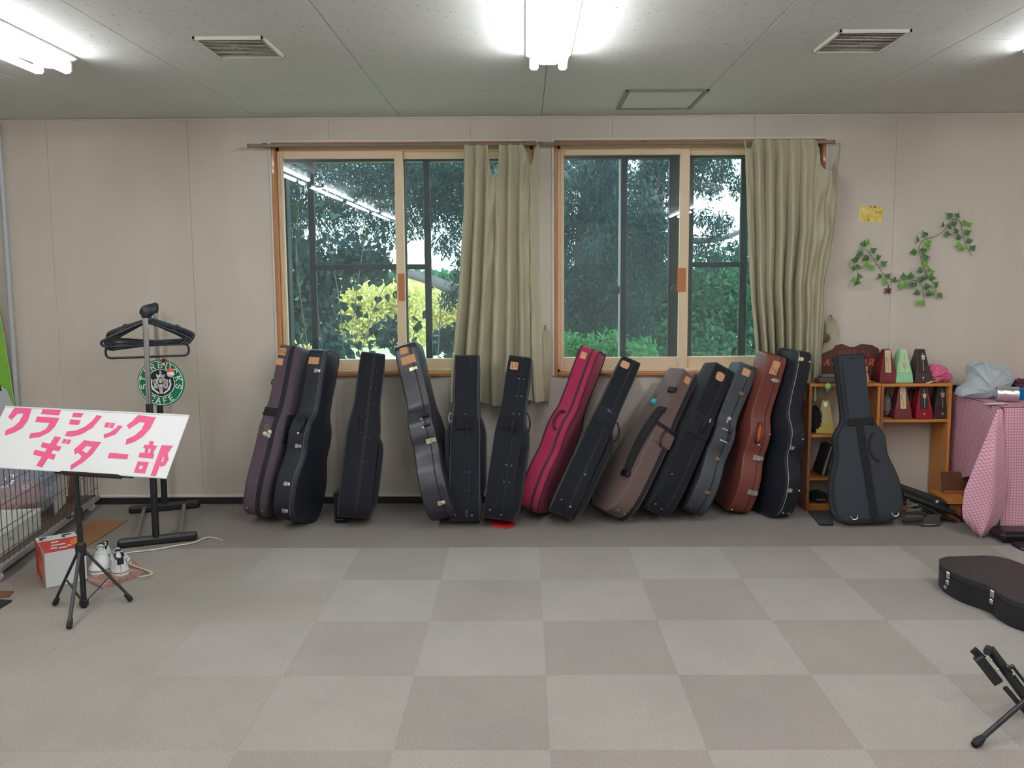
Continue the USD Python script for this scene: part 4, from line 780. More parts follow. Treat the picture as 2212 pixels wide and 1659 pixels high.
M_hang = mat('hanger_black', rgb(30, 32, 42), .4); M_hangteal = mat('hanger_teal', rgb(40, 100, 98), .4)
def rounded(p, k=3):
    p = np.asarray(p, float)
    for _ in range(k):
        q = np.empty((2*len(p)-2, 3)); q[0::2] = p[:-1]*.75+p[1:]*.25; q[1::2] = p[:-1]*.25+p[1:]*.75; p = np.vstack([p[:1], q, p[-1:]])
    return p
def make_hanger(label, m, w=.46):
    t = Thing('clothes_hanger', label, 'clothes hanger', np.eye(4), group='hangers on the clothes rail'); h = w/2
    t.part('hook', tube(arc([(.000, 0, -.045), (.0, 0, -.016), (.018, 0, .004), (.021, 0, .022), (.0, 0, .042), (-.021, 0, .024), (-.022, 0, .002)], 26), .0085, 10), m, smooth=60)
    t.part('shoulders', tube(rounded([(-h+.035, 0, -.176), (-h, 0, -.165), (-h, 0, -.138), (-.03, 0, -.052), (0, 0, -.042), (.03, 0, -.052), (h, 0, -.138), (h, 0, -.165), (h-.035, 0, -.176)]), .0075, 10), m, smooth=60)
    t.part('crossbar', [bar((-h+.03, 0, -.176), (h-.03, 0, -.176), .0055, 10)], m, smooth=60)
    for s in (-1, 1): t.part('strap_notch', tube(arc([(s*(h-.075), 0, -.106), (s*(h-.085), 0, -.090), (s*(h-.105), 0, -.094)], 10), .004, 8), m)
    return t
rd = (pr-pf); rl = np.linalg.norm(rd); rd /= rl; hx = np.array([rd[1], -rd[0], 0])
rng = np.random.default_rng(4); words = ('nearest the viewer', 'second from the front', 'third from the front', 'fourth from the front', 'in the middle of the bunch', 'fourth from the wall', 'third from the wall', 'second from the wall', 'nearest the wall')
M_hm = lambda k: (lambda a, b: T(*(pf+rd*(.055+k*.052)+[0, 0, zf_+.006-.0205+.0045])) @ frame(hx, rd, (0, 0, 1), (0, 0, 0)) @ R(a, 'z') @ R(b, 'y'))(rng.uniform(-9, 9), rng.uniform(-7, 7))
for k in range(9):
    lab = ('green hanger ' if k == 7 else 'black plastic hanger ')+words[k]+' on the clothes rail'
    if k == 0: h0 = make_hanger(lab, M_hang); M0 = M_hm(0); h0.x.GetPrim().GetAttribute('xformOp:transform').Set(gf(M0))
    elif k == 7: hg = make_hanger('teal green plastic hanger near the wall end of the clothes rail', M_hangteal); hg.x.GetPrim().GetAttribute('xformOp:transform').Set(gf(M_hm(k)))
    else: h0.copy(M_hm(k), lab, 'hangers on the clothes rail')
# a wide round-ended trouser hanger hanging lowest
tw = make_hanger('black hanger with a long round-ended trouser bar hanging lowest in the bunch', M_hang, .40)
tw.part('trouser_bar', tube(rounded([(-.17, 0, -.176), (-.215, 0, -.176), (-.215, 0, -.242), (-.15, 0, -.242), (.15, 0, -.242), (.215, 0, -.242), (.215, 0, -.176), (.17, 0, -.176)]), .0066, 10), M_hang, smooth=60)
tw.x.GetPrim().GetAttribute('xformOp:transform').Set(gf(T(*(pf+rd*.085+[0, 0, zf_+.006-.016])) @ frame(hx, rd, (0, 0, 1), (0, 0, 0)) @ R(3, 'z')))

# the round green coffee sign
ys = pf[1]+.16; sc = at(348, 827, y=ys); rs = 51*ys/F
cs = Thing('round_sign', 'round green coffee shop sign hanging from the clothes rail', 'sign', T(*sc) @ XZ)
M_green = mat('sign_green', rgb(0, 112, 72), .4); M_signw = mat('sign_print_white', rgb(228, 232, 230), .45); M_signk = mat('sign_print_black', rgb(24, 26, 32), .45)
cs.part('disc', lathe([(0, -.006), (rs, -.006), (rs, .0), (rs*.98, .002), (0, .002)], 64), M_green)
ring = lambda a, b, z: extr(sg.Point(0, 0).buffer(a, 48).difference(sg.Point(0, 0).buffer(b, 48)), .0008, z)
cs.part('outer_ring', ring(rs*.955, rs*.925, .002), M_signw); cs.part('inner_ring', ring(rs*.60, rs*.565, .002), M_signw); cs.part('centre', extr(sg.Point(0, 0).buffer(rs*.565, 48), .0008, .002), M_signk)
def ringtext(txt, a0, a1, r, h, flip=False):
    for k, ch in enumerate(txt):
        a = math.radians(a0+(a1-a0)*k/(len(txt)-1)); l_ = lettering(ch, h, .0008, True); b = l_.bounds; l_.apply_translation([-(b[0][0]+b[1][0])/2, -h/2, 0])
        cs.part('letter_'+ch.lower(), mv(l_, T(r*math.cos(a), r*math.sin(a), .002) @ R(math.degrees(a)+(90 if flip else -90))), M_signw)
ringtext('STARBUCKS', 192, -12, rs*.765, rs*.26); ringtext('CAFE', 238, 302, rs*.765, rs*.25, True)
def star(n, a, b, c=(0, 0), rot=90): return poly([(c[0]+(a if i % 2 == 0 else b)*math.cos(math.radians(rot+180*i/n)), c[1]+(a if i % 2 == 0 else b)*math.sin(math.radians(rot+180*i/n))) for i in range(2*n)])
e = rs*.55; parts = []
crown = unary_union([poly([(-.30, .42), (-.36, .72), (-.18, .60), (0, .80), (.18, .60), (.36, .72), (.30, .42)]), star(5, .14, .06, (0, .86))])
hair = unary_union([sg.LineString([(s*(.10+.07*k), .44-.05*k), (s*(.22+.10*k), .22), (s*(.25+.10*k), .02), (s*(.19+.10*k), -.20), (s*(.26+.10*k), -.42)]).buffer(.027) for k in range(4) for s in (-1, 1)])
face = sa.scale(sg.Point(0, .16).buffer(.17, 24), .85, 1.15).difference(unary_union([sg.box(-.09, .19, -.04, .212), sg.box(.04, .19, .09, .212), sg.box(-.04, .05, .04, .07)]))
tails = unary_union([sa.scale(sg.LineString([(.22, -.80), (.62, -.50), (.76, -.10), (.70, .22)]).buffer(.065), s, 1, origin=(0, 0)) for s in (-1, 1)]+[poly([(s*.66, .18), (s*.80, .46), (s*.74, .22), (s*.93, .16)]) for s in (-1, 1)])
body = poly([(-.13, -.10), (.13, -.10), (.16, -.45), (.10, -.85), (-.10, -.85), (-.16, -.45)]).difference(unary_union([sg.LineString([(-.2, y), (.2, y-.03)]).buffer(.014) for y in (-.35, -.47, -.59)]))
logo = unary_union([crown, hair, face, tails, body]).intersection(sg.Point(0, 0).buffer(.98, 32)); cs.part('emblem', extr(sa.scale(logo, e, e, origin=(0, 0)), .0008, .0028), M_signw)
bt = np.array([.18*rs, rs*.93, .0]); cs.part('cord', tube(arc([bt, (.20*rs, rs*1.15, .002), (.19*rs, rs*1.42, .0)], 12), .0022, 6), mat('cord_tan', rgb(196, 168, 120), .8)); cs.part('bead', ball(.012, bt+[0, .006, .006], 2), mat('bead_red', rgb(130, 30, 30), .4), smooth=True); cs.part('bead', ball(.009, bt+[-.002, -.016, .008], 2), M_signw, smooth=True)
# small ornament in front of it
oc = at(368, 803, y=ys-.03); orn = Thing('hanging_ornament', 'small white ornament with a red cap hanging in front of the round sign', 'ornament', oc)
orn.part('body', ball(.021, (0, 0, -.012), 2, (1, .8, .95)), M_signw, smooth=True); orn.part('cap', lathe([(.020, .004), (.012, .018), (.0, .032)], 16), mat('cap_red', rgb(214, 74, 52), .6), smooth=40); orn.part('thread', bar((0, 0, .03), (-.012, .02, .125), .0012, 5), M_signw)

# wire cage cart
A, Bc = at(0, 1262, z=0), at(213, 1098, z=0); dv = (Bc-A)/np.linalg.norm(Bc-A); Lc = np.linalg.norm(Bc-A); lf = np.array([-dv[1], dv[0], 0])   # lf points into the cage (left)
cage = Thing('wire_cage', 'low grey wire cage cart standing at the left edge', 'wire cage', A)
M_wire = mat('wire_steel', rgb(112, 108, 104), .4, metal=.7); M_tray = mat('tray_grey', rgb(138, 136, 134), .5)
HCG = .57; W_ = lambda s, k, z: A+dv*s+lf*k+[0, 0, z]
cage.part('base_frame', [beam(W_(0, 0, .075), W_(Lc, 0, .075), .024, .03), beam(W_(0, 0, .075), W_(0, .62, .075), .03, .024, (0, 0, 1)), beam(W_(Lc, 0, .075), W_(Lc, .62, .075), .03, .024), beam(W_(0, .62, .075), W_(Lc, .62, .075), .024, .03)], M_tray, w=True)
cage.part('tray', mv(rbox(Lc, .60, .008, .002), frame(dv, lf, (0, 0, 1), W_(Lc/2, .31, .088))), mat('tray_brown', rgb(96, 78, 66), .7), w=True)
for s, k in ((.05, .03), (Lc-.05, .03), (.05, .58), (Lc-.05, .58)):
    p = W_(s, k, .026); g_ = cage.part('castor', mv(lathe([(0, -.010), (.024, -.010), (.026, -.006), (.026, .006), (.024, .010), (0, .010)], 16), T(*p) @ R(90, 'x')), mat('castor_white', rgb(210, 208, 204), .5), w=True, smooth=40); cage.part('castor_fork', mv(rbox(.03, .03, .030, .004), T(p[0], p[1], .052)), M_tray, parent=g_, w=True)
cage.part('top_tube', [bar(W_(0, 0, HCG), W_(Lc, 0, HCG), .006, 8), bar(W_(0, 0, HCG), W_(0, .62, HCG), .011, 10), bar(W_(Lc, 0, HCG), W_(Lc, .62, HCG), .006, 8)], M_wire, w=True)
for i in range(25): s = Lc*i/24; cage.part('wire', bar(W_(s, 0, .08), W_(s, 0, HCG), .0021, 5), M_wire, w=True)
for z in (.14, .26, .38, .48): cage.part('cross_wire', bar(W_(0, .002, z), W_(Lc, .002, z), .0024, 5), M_wire, w=True)
for i in range(12): k = .62*(i+.5)/12; cage.part('wire', bar(W_(Lc, k, .08), W_(Lc, k, HCG), .0021, 5), M_wire, w=True)
for i in range(11): k = .62*(i+.5)/12; cage.part('wire', bar(W_(0, k, .08), W_(0, k, HCG), .0021, 5), M_wire, w=True)
for s, z in ((.12, .19), (.20, .33), (.36, .38), (.55, .42), (.80, .24), (1.02, .20)): cage.part('wire_clip', bar(W_(s-.02, -.006, z), W_(s+.03, -.006, z+.002), .0045, 6), M_chr, w=True)
# white tub and the bag of clothes standing in the cage
Mw = mat('tub_white', rgb(206, 208, 200), .6)
tub = Thing('storage_tub', 'white open storage tub standing inside the wire cage', 'tub', W_(.34, .30, .093))
sec = lambda a, b, z0, z1, th: [mv(rbox(a, th, z1-z0, .004), T(0, s*(b/2-th/2), (z0+z1)/2)) for s in (-1, 1)]+[mv(rbox(th, b, z1-z0, .004), T(s*(a/2-th/2), 0, (z0+z1)/2)) for s in (-1, 1)]
rotc = frame(dv, lf, (0, 0, 1), (0, 0, 0)); tub.part('walls', mv(cat_(sec(.58, .50, 0, .115, .006)), rotc), Mw); tub.part('bottom', mv(rbox(.57, .49, .006, .002, (0, 0, .003)), rotc), Mw); tub.part('rim', mv(cat_(sec(.60, .52, .106, .118, .012)), rotc), Mw)
def crumple(c, r, seed, amp=.25, sub=4, fr=3.5):
    m = trimesh.creation.icosphere(sub, 1.0); v = m.vertices; n = meshkit.fbm(v*fr+7, 4, seed)-.5; rd_ = np.abs(meshkit.fbm(v*fr*1.3+3, 3, seed+9)-.5)*2
    m.vertices = v*(1+amp*n-amp*.8*rd_)[:, None]*np.asarray(r); m.apply_translation(c); return m
bagc = W_(.86, .27, .29); bag = Thing('clothes_bag', 'bulging clear plastic bag of red and blue clothes inside the wire cage', 'bag', bagc-[0, 0, .195])
M_film = pane_const('bag_film', (.93, .94, .96), .05, .30)
cl_cols = {'cloth_red': (176, 74, 70), 'cloth_purple': (120, 76, 96), 'cloth_blue': (70, 80, 120), 'cloth_orange': (190, 100, 78)}
bag.part('film', crumple(bagc, (.23, .24, .205), 5, .12), M_film, w=True, smooth=True)
for i, (nm, cc) in enumerate(cl_cols.items()):
    q = bagc+np.array([(.06, -.03, -.02), (.04, -.02, .09), (.09, .06, .06), (.03, -.06, -.09)][i]); bag.part('garment', crumple(q, (.12, .12, .09), 20+i, .4), mat(nm, rgb(*cc), .9), w=True, smooth=True)
bw = W_(1.00, .09, .05); wb_ = Thing('paper_bundle', 'white paper bundle leaning inside the wire cage behind the clothes bag', 'paper', bw)
wb_.part('sheet', mv(solid(np.array([[(x, .02*math.sin(9*x)+.03*(z/.4)**2, z) for z in np.linspace(0, .34-.10*(x+.2), 12)] for x in np.linspace(-.12, .16, 16)]), .006), frame(dv, lf, (0, 0, 1), bw+[0, 0, .055])), Mw, w=True, smooth=30)
bd = Thing('brown_board', 'reddish brown board leaning inside the wire cage near the wall', 'board', W_(1.24, .08, .096))
bd.part('panel', mv(rbox(.10, .018, .42, .003), T(*W_(1.24, .08, .31)) @ frame(dv, lf, (0, 0, 1), (0, 0, 0)) @ R(8, 'x')), mat('board_redbrown', rgb(112, 66, 52), .6), w=True)

# brown sheet on the floor, carton, bag, shoes, cord
solo('brown_board', extr(poly([at(u, v, z=0)[:2] for u, v in ((196, 1127), (276, 1126), (187, 1182), (150, 1202), (128, 1178))]), .006, .0006), mat('board_brown', rgb(140, 98, 66), .7, var=.12, scale=12), 'flat brown board lying on the carpet between cage and clothes rail', 'board')
solo('dark_mat', extr(poly([at(u, v, z=0)[:2] for u, v in ((-30, 1296), (26, 1300), (-10, 1322), (-60, 1330))]), .008, .0006), mat('mat_dark', rgb(38, 34, 34), .8), 'small black mat corner on the carpet at the left edge', 'mat')
solo('brown_strip', extr(poly([at(u, v, z=0)[:2] for u, v in ((-60, 1280), (30, 1279), (18, 1291), (-60, 1299))]), .006, .0006), mat('board_brown2', rgb(116, 82, 58), .7), 'narrow brown board strip under the front of the wire cage', 'board')
P0, P1 = at(100, 1272, z=0), at(189, 1254, z=0); e1 = P1-P0; bw_ = np.linalg.norm(e1); e1 /= bw_; e2 = np.array([-e1[1], e1[0], 0]); bd_ = .31; bh = at(97, 1197, y=P0[1])[2]
cart = Thing('carton', 'small white and red printed carton standing behind the music stand', 'box', frame(e1, e2, (0, 0, 1), P0+[0, 0, .0012]))
M_cw = mat('carton_white', rgb(214, 216, 220), .55); M_cr = mat('carton_red', rgb(196, 62, 52), .5); M_co = mat('carton_orange', rgb(224, 120, 62), .5); M_ck = mat('carton_dark', rgb(60, 70, 78), .5); M_cg = mat('carton_grey', rgb(176, 160, 154), .5)
cart.part('carton_body', box((0, 0, 0), (bw_, bd_, bh), .002), M_cw)
fl2 = lambda pts, z: extr(poly(pts), .0006, z)
tp = cart.part('top_print', fl2([(0.002, .002), (bw_-.002, .002), (bw_-.002, bd_*.70), (.002, bd_*.70)], bh), M_cr)
cart.part('picture', fl2([(bw_*.74, bd_*.25), (bw_*.99, bd_*.3), (bw_*.99, bd_*.66), (bw_*.85, bd_*.6), (bw_*.72, bd_*.45)], bh+.0006), M_co, parent=tp)
for k, (x, y, w_) in enumerate(((.20, .18, .16), (.40, .14, .20), (.26, .34, .2), (.46, .34, .14), (.30, .52, .18), (.62, .2, .1))):
    cart.part('print_line', fl2([(bw_*x, bd_*y), (bw_*(x+w_), bd_*y), (bw_*(x+w_), bd_*(y+.07)), (bw_*x, bd_*(y+.07))], bh+.0006), M_cw, parent=tp)
for x0, x1 in ((.06, .26), (.62, .9)): cart.part('drawing', fl2([(bw_*x0, bd_*.78), (bw_*(x0+.03), bd_*.94), (bw_*x1, bd_*.95), (bw_*x1, bd_*.88), (bw_*(x0+.1), bd_*.86), (bw_*(x0+.09), bd_*.77)], bh), M_ck)
sd = cart.part('side_print', mv(fl2([(.002, .002), (bd_-.002, .002), (bd_-.002, bh-.002), (.002, bh-.002)], 0), frame((0, -1, 0), (0, 0, 1), (-1, 0, 0), (0, bd_, 0))), M_cr)
cart.part('picture', mv(fl2([(bd_*.35, bh*.2), (bd_*.7, bh*.15), (bd_*.7, bh*.6), (bd_*.35, bh*.68)], .0006), frame((0, -1, 0), (0, 0, 1), (-1, 0, 0), (0, bd_, 0))), M_co, parent=sd); cart.part('panel', mv(fl2([(bd_*.74, .004), (bd_*.98, .004), (bd_*.98, bh*.97), (bd_*.6, bh*.97), (bd_*.74, bh*.7)], .0004), frame((0, -1, 0), (0, 0, 1), (-1, 0, 0), (0, bd_, 0))), M_cg, parent=sd)
pb = [at(u, v, z=0)[:2] for u, v in ((184, 1254), (222, 1273), (290, 1250), (318, 1238), (286, 1213), (205, 1222))]; pc = np.mean(pb, 0)
pbag = Thing('paper_bag', 'flattened brown patterned paper bag under the white sneakers', 'bag', (pc[0], pc[1], .0006))
n_ = {'tc': ('texture_coordinate', {}), 'v': ('voronoi_texture', {'scale': 26.}), 'r': ('rgb_ramp', {'ramp': [(0, rgb(98, 78, 74)), (.35, rgb(168, 120, 104)), (.6, rgb(140, 110, 104)), (1, rgb(196, 170, 156))]}), 'p': ('principled_bsdf', {'roughness': .7})}
M_pbag = usdkit.material(stage, '/World/Looks/paper_bag_print', n_, [('tc.object', 'v.vector'), ('v.distance', 'r.fac'), ('r.color', 'p.base_color')], surface='p.BSDF')
pbag.part('bag_body', mv(extr(poly(pb), .011), T(0, 0, .0006)), M_pbag, w=True); q = [at(u, v, z=.016) for u, v in ((284, 1214), (306, 1228), (326, 1241), (300, 1246))]
pbag.part('handle', tube(arc(q, 16), .006, 8, flat=.6), mat('bag_handle', rgb(196, 184, 164), .7), w=True); BAGZ = .0125
def shoe(label, heel, toe, mirror, lift=0., worn='white'):
    h_, t_ = at(*heel, z=BAGZ), at(*toe, z=BAGZ); dx = t_-h_; dx[2] = 0; L = .275; dx /= np.linalg.norm(dx); t = Thing('sneaker', label, 'shoe', frame(dx, np.cross((0, 0, 1), dx), (0, 0, 1), h_+[0, 0, lift]), group='pair of white sneakers')
    x = np.linspace(0, 1, 36); hw = np.interp(x, [0, .03, .12, .35, .55, .75, .9, .97, 1], [.0, .022, .034, .034, .040, .050, .042, .026, 0])
    cy = mirror*np.interp(x, [0, .4, .75, 1], [0, -.004, .006, .0]); outl = np.r_[np.c_[x*L, cy+hw], np.c_[x[::-1]*L, (cy-hw)[::-1]]]; pg = poly(outl)
    t.part('sole', [extr(pg.buffer(.005), .022, 0)], mat('shoe_sole', rgb(226, 226, 222), .6)); t.part('foxing_line', extr(pg.buffer(.0058), .003, .013), mat('shoe_line', rgb(40, 44, 58), .6))
    top_ = np.interp(x, [0, .04, .15, .28, .42, .58, .75, .9, 1], [.070, .094, .082, .072, .104, .086, .060, .046, .026]); a = np.linspace(0, np.pi, 17)
    rows = []
    for i in range(36):
        o = 1.0 if .10 < x[i] < .40 else 0
        rows.append([(x[i]*L, cy[i]+max(hw[i], .001)*np.cos(b)*(1-.42*np.sin(b)**2*(1 if x[i] > .3 else .5)), .020+(top_[i]-.020)*np.sin(b)**.8*(1-.0*o)) for b in a])
    t.part('upper', grid(np.array(rows)), mat('shoe_leather', rgb(230, 232, 232), .5), smooth=45)
    t.part('collar_lining', mv(lathe([(.0, -.03), (.018, -.022), (.026, .0), (.030, .004), (.027, .008)], 24).apply_transform(np.diag([1.55, .86, 1, 1])), T(.068, cy[6], .083) @ R(-4, 'y')), mat('shoe_navy', rgb(26, 30, 44), .8), smooth=40)
    t.part('tongue', mv(rbox(.060, .034, .008, .003), T(.122, cy[16], .098) @ R(20, 'y')), mat('shoe_navy', rgb(26, 30, 44), .8))
    for k in range(6):
        q_ = .43+k*.045; i = int(q_*35); z = top_[i]+.003; t.part('lace', tube(arc([(q_*L, cy[i]-.018, z-.012), (q_*L+.004, cy[i], z+.003), (q_*L, cy[i]+.018, z-.012)], 9), .0032, 6), mat('shoe_lace', rgb(236, 236, 234), .7))
    for s in (-1, 1):
        for k in range(3):
            x0 = .36+k*.085; t.part('side_stripe', tube([(x0*L, cy[15]+s*.038, .030), ((x0+.03)*L, cy[15]+s*.034, .052)], .0045, 6, flat=.5), mat('shoe_grey', rgb(150, 138, 136), .6))
    t.part('heel_tab', mv(rbox(.008, .030, .036, .003), T(.004, 0, .075)), mat('shoe_navy', rgb(26, 30, 44), .8))
    return t
shoe('left white sneaker pointing towards the viewer, on the paper bag', (229, 1204), (203, 1256), 1); shoe('right white sneaker turned heel first with dark lining showing', (262, 1244), (250, 1200), -1)
solo('cord', tube(arc([at(u, v, z=.005) for u, v in ((256, 1199), (285, 1193), (330, 1188), (380, 1179), (425, 1170), (447, 1161), (462, 1162), (480, 1168))], 50), .0042, 7), mat('cord_white', rgb(214, 210, 204), .5), 'thin white cord lying on the carpet along the clothes rail foot', 'cord', smooth=60)

# banner at the far left edge
bp = at(27, 720, y=5.395); ban = Thing('banner', 'white pole with a green and white cloth banner at the left edge', 'banner', (bp[0], bp[1], 0))
ban.part('pole', bar((bp[0], bp[1], .03), (bp[0]-.004, bp[1], HC-.03), .0155, 14), mat('pole_white', rgb(196, 202, 208), .35, extra={'transmission_weight': .2}), w=True, smooth=40)
ban.part('pole_base', mv(rbox(.12, .055, .03, .008), T(bp[0], bp[1], .0155)), M_blk, w=True)
yb_ = bp[1]-.021; cl = lambda pts: upright(poly([at(u, v, y=yb_)[[0, 2]] for u, v in pts]), yb_, yb_+.0025)
ban.part('green_field', cl([(-220, 420), (-60, 420), (1, 688), (32, 884), (14, 840), (-220, 700)]), mat('banner_green', rgb(126, 186, 66), .8), w=True); ban.part('white_field', cl([(-220, 701), (14, 841), (32, 885), (30, 1000), (-220, 1000)]), mat('banner_white', rgb(196, 200, 206), .8), w=True)
ban.part('print', upright(poly([at(u, v, y=yb_)[[0, 2]] for u, v in ((-8, 810), (0, 828), (4, 845), (-2, 845), (-5, 836), (-12, 836))]), yb_-.0008, yb_-.0001), M_ink if False else mat('banner_ink', rgb(50, 52, 58), .8), w=True)
ban.part('seam', tube(arc([at(u, v, y=yb_-.002) for u, v in ((-60, 420), (1, 688), (20, 800), (32, 884))], 20), .003, 6), mat('banner_hem', rgb(170, 206, 130), .8), w=True)

# keychain on the plum case, teal ball on the brown case, black pouch beside the third case, red cloth
kp = at(576, 918, y=PLUM.t.m[1, 3]-.30); kc = Thing('keychain', 'small beige charms on a ring hanging from the plum grey case', 'keychain', kp)
kc.part('ring', tube(arc([(.010*np.cos(a), 0, -.010+.014*np.sin(a)) for a in np.linspace(0, 2*np.pi, 9)], 18), .0012, 5), M_chrome)
for (x, z, s), cc in zip(((-.012, -.052, .014), (.016, -.042, .013), (.010, -.064, .012), (-.006, -.028, .009)), ((206, 190, 160), (214, 206, 176), (190, 190, 196), (120, 86, 60))): kc.part('charm', crumple((x, 0, z), (s, s*.7, s*1.15), 3, .2, 3), mat('charm_%d' % cc[0], rgb(*cc), .6), smooth=True)
tb = at(1412, 868, y=5.20); te = Thing('teal_ball', 'small teal ball charm hanging beside the brown guitar case', 'ball', tb); te.part('ball', ball(.021, (0, 0, 0), 3), mat('ball_teal', rgb(56, 172, 190), .6), smooth=True); te.part('loop', tube(arc([(0, 0, .019), (.012, .004, .036), (.026, .004, .046)], 10), .0018, 6), M_web)
bk = at(731, 1137, z=0); po = Thing('black_pouch', 'black upright pouch leaning behind the third guitar case', 'pouch', (bk[0], bk[1]+.10, 0)); po.part('pouch_body', rbox(.075, .10, .19, .010, (0, 0, .096)), F_black3); po.part('flap', rbox(.078, .104, .05, .008, (0, -.001, .170)), F_black3); po.part('stitching', rbox(.060, .002, .004, .0008, (0, -.0535, .030)), mat('piping_grey', rgb(62, 64, 72), .6))
rc = [at(u, v, z=0) for u, v in ((1056, 1134), (1068, 1138), (1094, 1143), (1114, 1136), (1106, 1122), (1072, 1122))]
solo('red_cloth', extr(poly([p[:2] for p in rc]), .006, .0008), mat('cloth_bright_red', rgb(206, 34, 38), .8), 'bright red cloth peeking out under the guitar case with sticker 18', 'cloth')

# ================================================================== RIGHT SIDE
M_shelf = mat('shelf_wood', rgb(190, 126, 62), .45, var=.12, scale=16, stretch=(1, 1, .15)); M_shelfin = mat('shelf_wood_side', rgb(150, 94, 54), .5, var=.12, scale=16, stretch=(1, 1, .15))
SY0, SY1 = 5.20, 5.415
def shelf(label, u0, u1, vtop, boards):
    a, b = at(u0, vtop, y=SY0), at(u1, vtop, y=SY0); zt = a[2]; x0, x1 = a[0], b[0]; th = .019
    t = Thing('bookshelf', label, 'bookshelf', ((x0+x1)/2, SY0, 0))
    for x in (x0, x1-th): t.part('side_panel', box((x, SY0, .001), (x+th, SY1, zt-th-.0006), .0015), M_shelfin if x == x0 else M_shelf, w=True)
    t.part('top_board', box((x0, SY0, zt-th), (x1, SY1, zt), .0015), M_shelf, w=True)
    zs = []
    for v in boards:
        z = at(1900, v, y=SY0)[2]; t.part('shelf_board', box((x0+th+.0006, SY0+.004, z-.017), (x1-th-.0006, SY1, z), .0015), M_shelf, w=True); zs.append(z)
    t.part('plinth', box((x0+th+.0006, SY0+.006, .002), (x1-th-.0006, SY0+.022, .045), .0015), M_shelf, w=True)
    return x0, x1, zt, zs
LX0, LX1, LZ, LS = shelf('left wooden bookshelf behind the gig bag', 1749, 1903.5, 829, (939, 1032, 1092))
RX0, RX1, RZ, RS = shelf('right open wooden bookshelf holding metronomes', 1904.5, 2058, 829, (907,))
MET = [0]
def metronome(label, x, y, z, col, panel, pend, yaw=0., s=1., hide=False, fan='front_plate'):
    t = Thing('metronome', label, 'metronome', T(x, y, z+.0012) @ R(yaw) @ np.diag([s, s, s, 1.])); k = 'metronome_%d_%d_%d' % col
    m = mat(k, rgb(*col), .32, coat=.25); b, zt, zm = .056, .212, .062; rb = .040; tp = .019
    def fru(a0, d0, z0, a1, d1, z1):
        v = np.array([(sx*a, sy*d, z_) for a, d, z_ in ((a0, d0, z0), (a1, d1, z1)) for sx, sy in ((-1, -1), (1, -1), (1, 1), (-1, 1))]); return v
    hull = trimesh.convex.convex_hull
    t.part('base', hull(np.vstack([fru(b, b*.95, .004, .0505, .048, zm), fru(b-.003, b*.95-.003, 0, .0485, .046, zm+.002)])), m)
    t.part('case_body', hull(np.vstack([fru(.0490, .0465, zm+.0022, .0215, .0215, zt-.006), fru(.0490, .0465, zm+.0022, .0185, .0185, zt)])), m)
    ang = math.degrees(math.atan2(.0465-.0215, zt-zm)); Mf = T(0, -.0470, zm+.004) @ R(-ang, 'x') @ XZ
    pm = {'cream': mat('plate_cream', rgb(214, 196, 150), .5), 'mint': mat('plate_mint', rgb(200, 224, 176), .5), 'dark': mat('plate_dark', rgb(44, 34, 40), .3)}[panel]
    w_ = .036 if panel == 'cream' else .054; h_ = .142
    q = t.part(fan, mv(extr(poly([(-w_/2, 0), (w_/2, 0), (min(w_/2, .019), h_), (-min(w_/2, .019), h_)]), .0015), Mf @ T(0, .0, .0006)), pm)
    t.part('scale_marks', mv(cat_([rbox(.012, .0011, .0006, .0002, (sx*.010, .018+.0115*i, .0026)) for i in range(10) for sx in (-1, 1)]), Mf), M_ink, parent=q)
    if pend is not None:
        r = t.part('pendulum', mv(rbox(.0035, .118, .0025, .0006, (0, .066, .006)), Mf), M_chrome); wv = poly([(-.007, -.012), (.007, -.012), (.010, .012), (-.010, .012)]).buffer(.002)
        t.part('weight', mv(extr(wv, .008, .003), Mf @ T(0, pend, 0)), M_brass if panel == 'dark' else M_chrome, parent=r)
    t.part('emblem', mv(extr(sg.Point(0, 0).buffer(.006, 8).union(sg.box(-.004, -.009, .004, 0)), .0008), T(0, -.0505, .034) @ R(-6, 'x') @ XZ), M_brass if panel == 'dark' else m)
    for sx in (-1, 1):
        for sy in (-1, 1): t.part('foot', lathe([(0, -.001), (.006, -.001), (.006, .004), (0, .004)], 8).apply_transform(T(sx*.046, sy*.043, 0)), M_rub)
    return t
my = SY0+.075; xz = lambda u, v, y=my: at(u, v, y=y)[0]
metronome('dark red metronome with cream front plate, leftmost on top of the bookshelf', xz(1912, 800), my, RZ, (112, 26, 36), 'cream', .085)
metronome('mint green metronome on top of the bookshelf', xz(1946, 800), my, RZ, (156, 214, 168), 'mint', .050, 3)
metronome('dark brown metronome on top of the bookshelf beside the pink cloth', xz(1985, 800), my, RZ, (58, 42, 46), 'dark', .095, 6)
ms = RS[0]
metronome('maroon metronome with cream front plate standing inside the right bookshelf', xz(1944, 880, my-.005), my-.005, ms, (112, 40, 48), 'cream', .075)
metronome('bright red metronome with dark front inside the right bookshelf', xz(1989, 880, my-.005), my-.005, ms, (140, 18, 34), 'dark', .080)
metronome('blackish brown metronome at the right end inside the right bookshelf', xz(2028, 880, my-.005), my-.005, ms, (54, 38, 42), 'dark', .086)
metronome('grey brown metronome in the back row between the maroon and red ones', xz(1972, 880, my+.075), my+.083, ms, (92, 74, 62), 'dark', .10, 0, .82)
metronome('yellow metronome inside the left bookshelf beside the gig bag', xz(1782, 920), my+.01, LS[0], (196, 176, 92), 'cream', .12, -14)
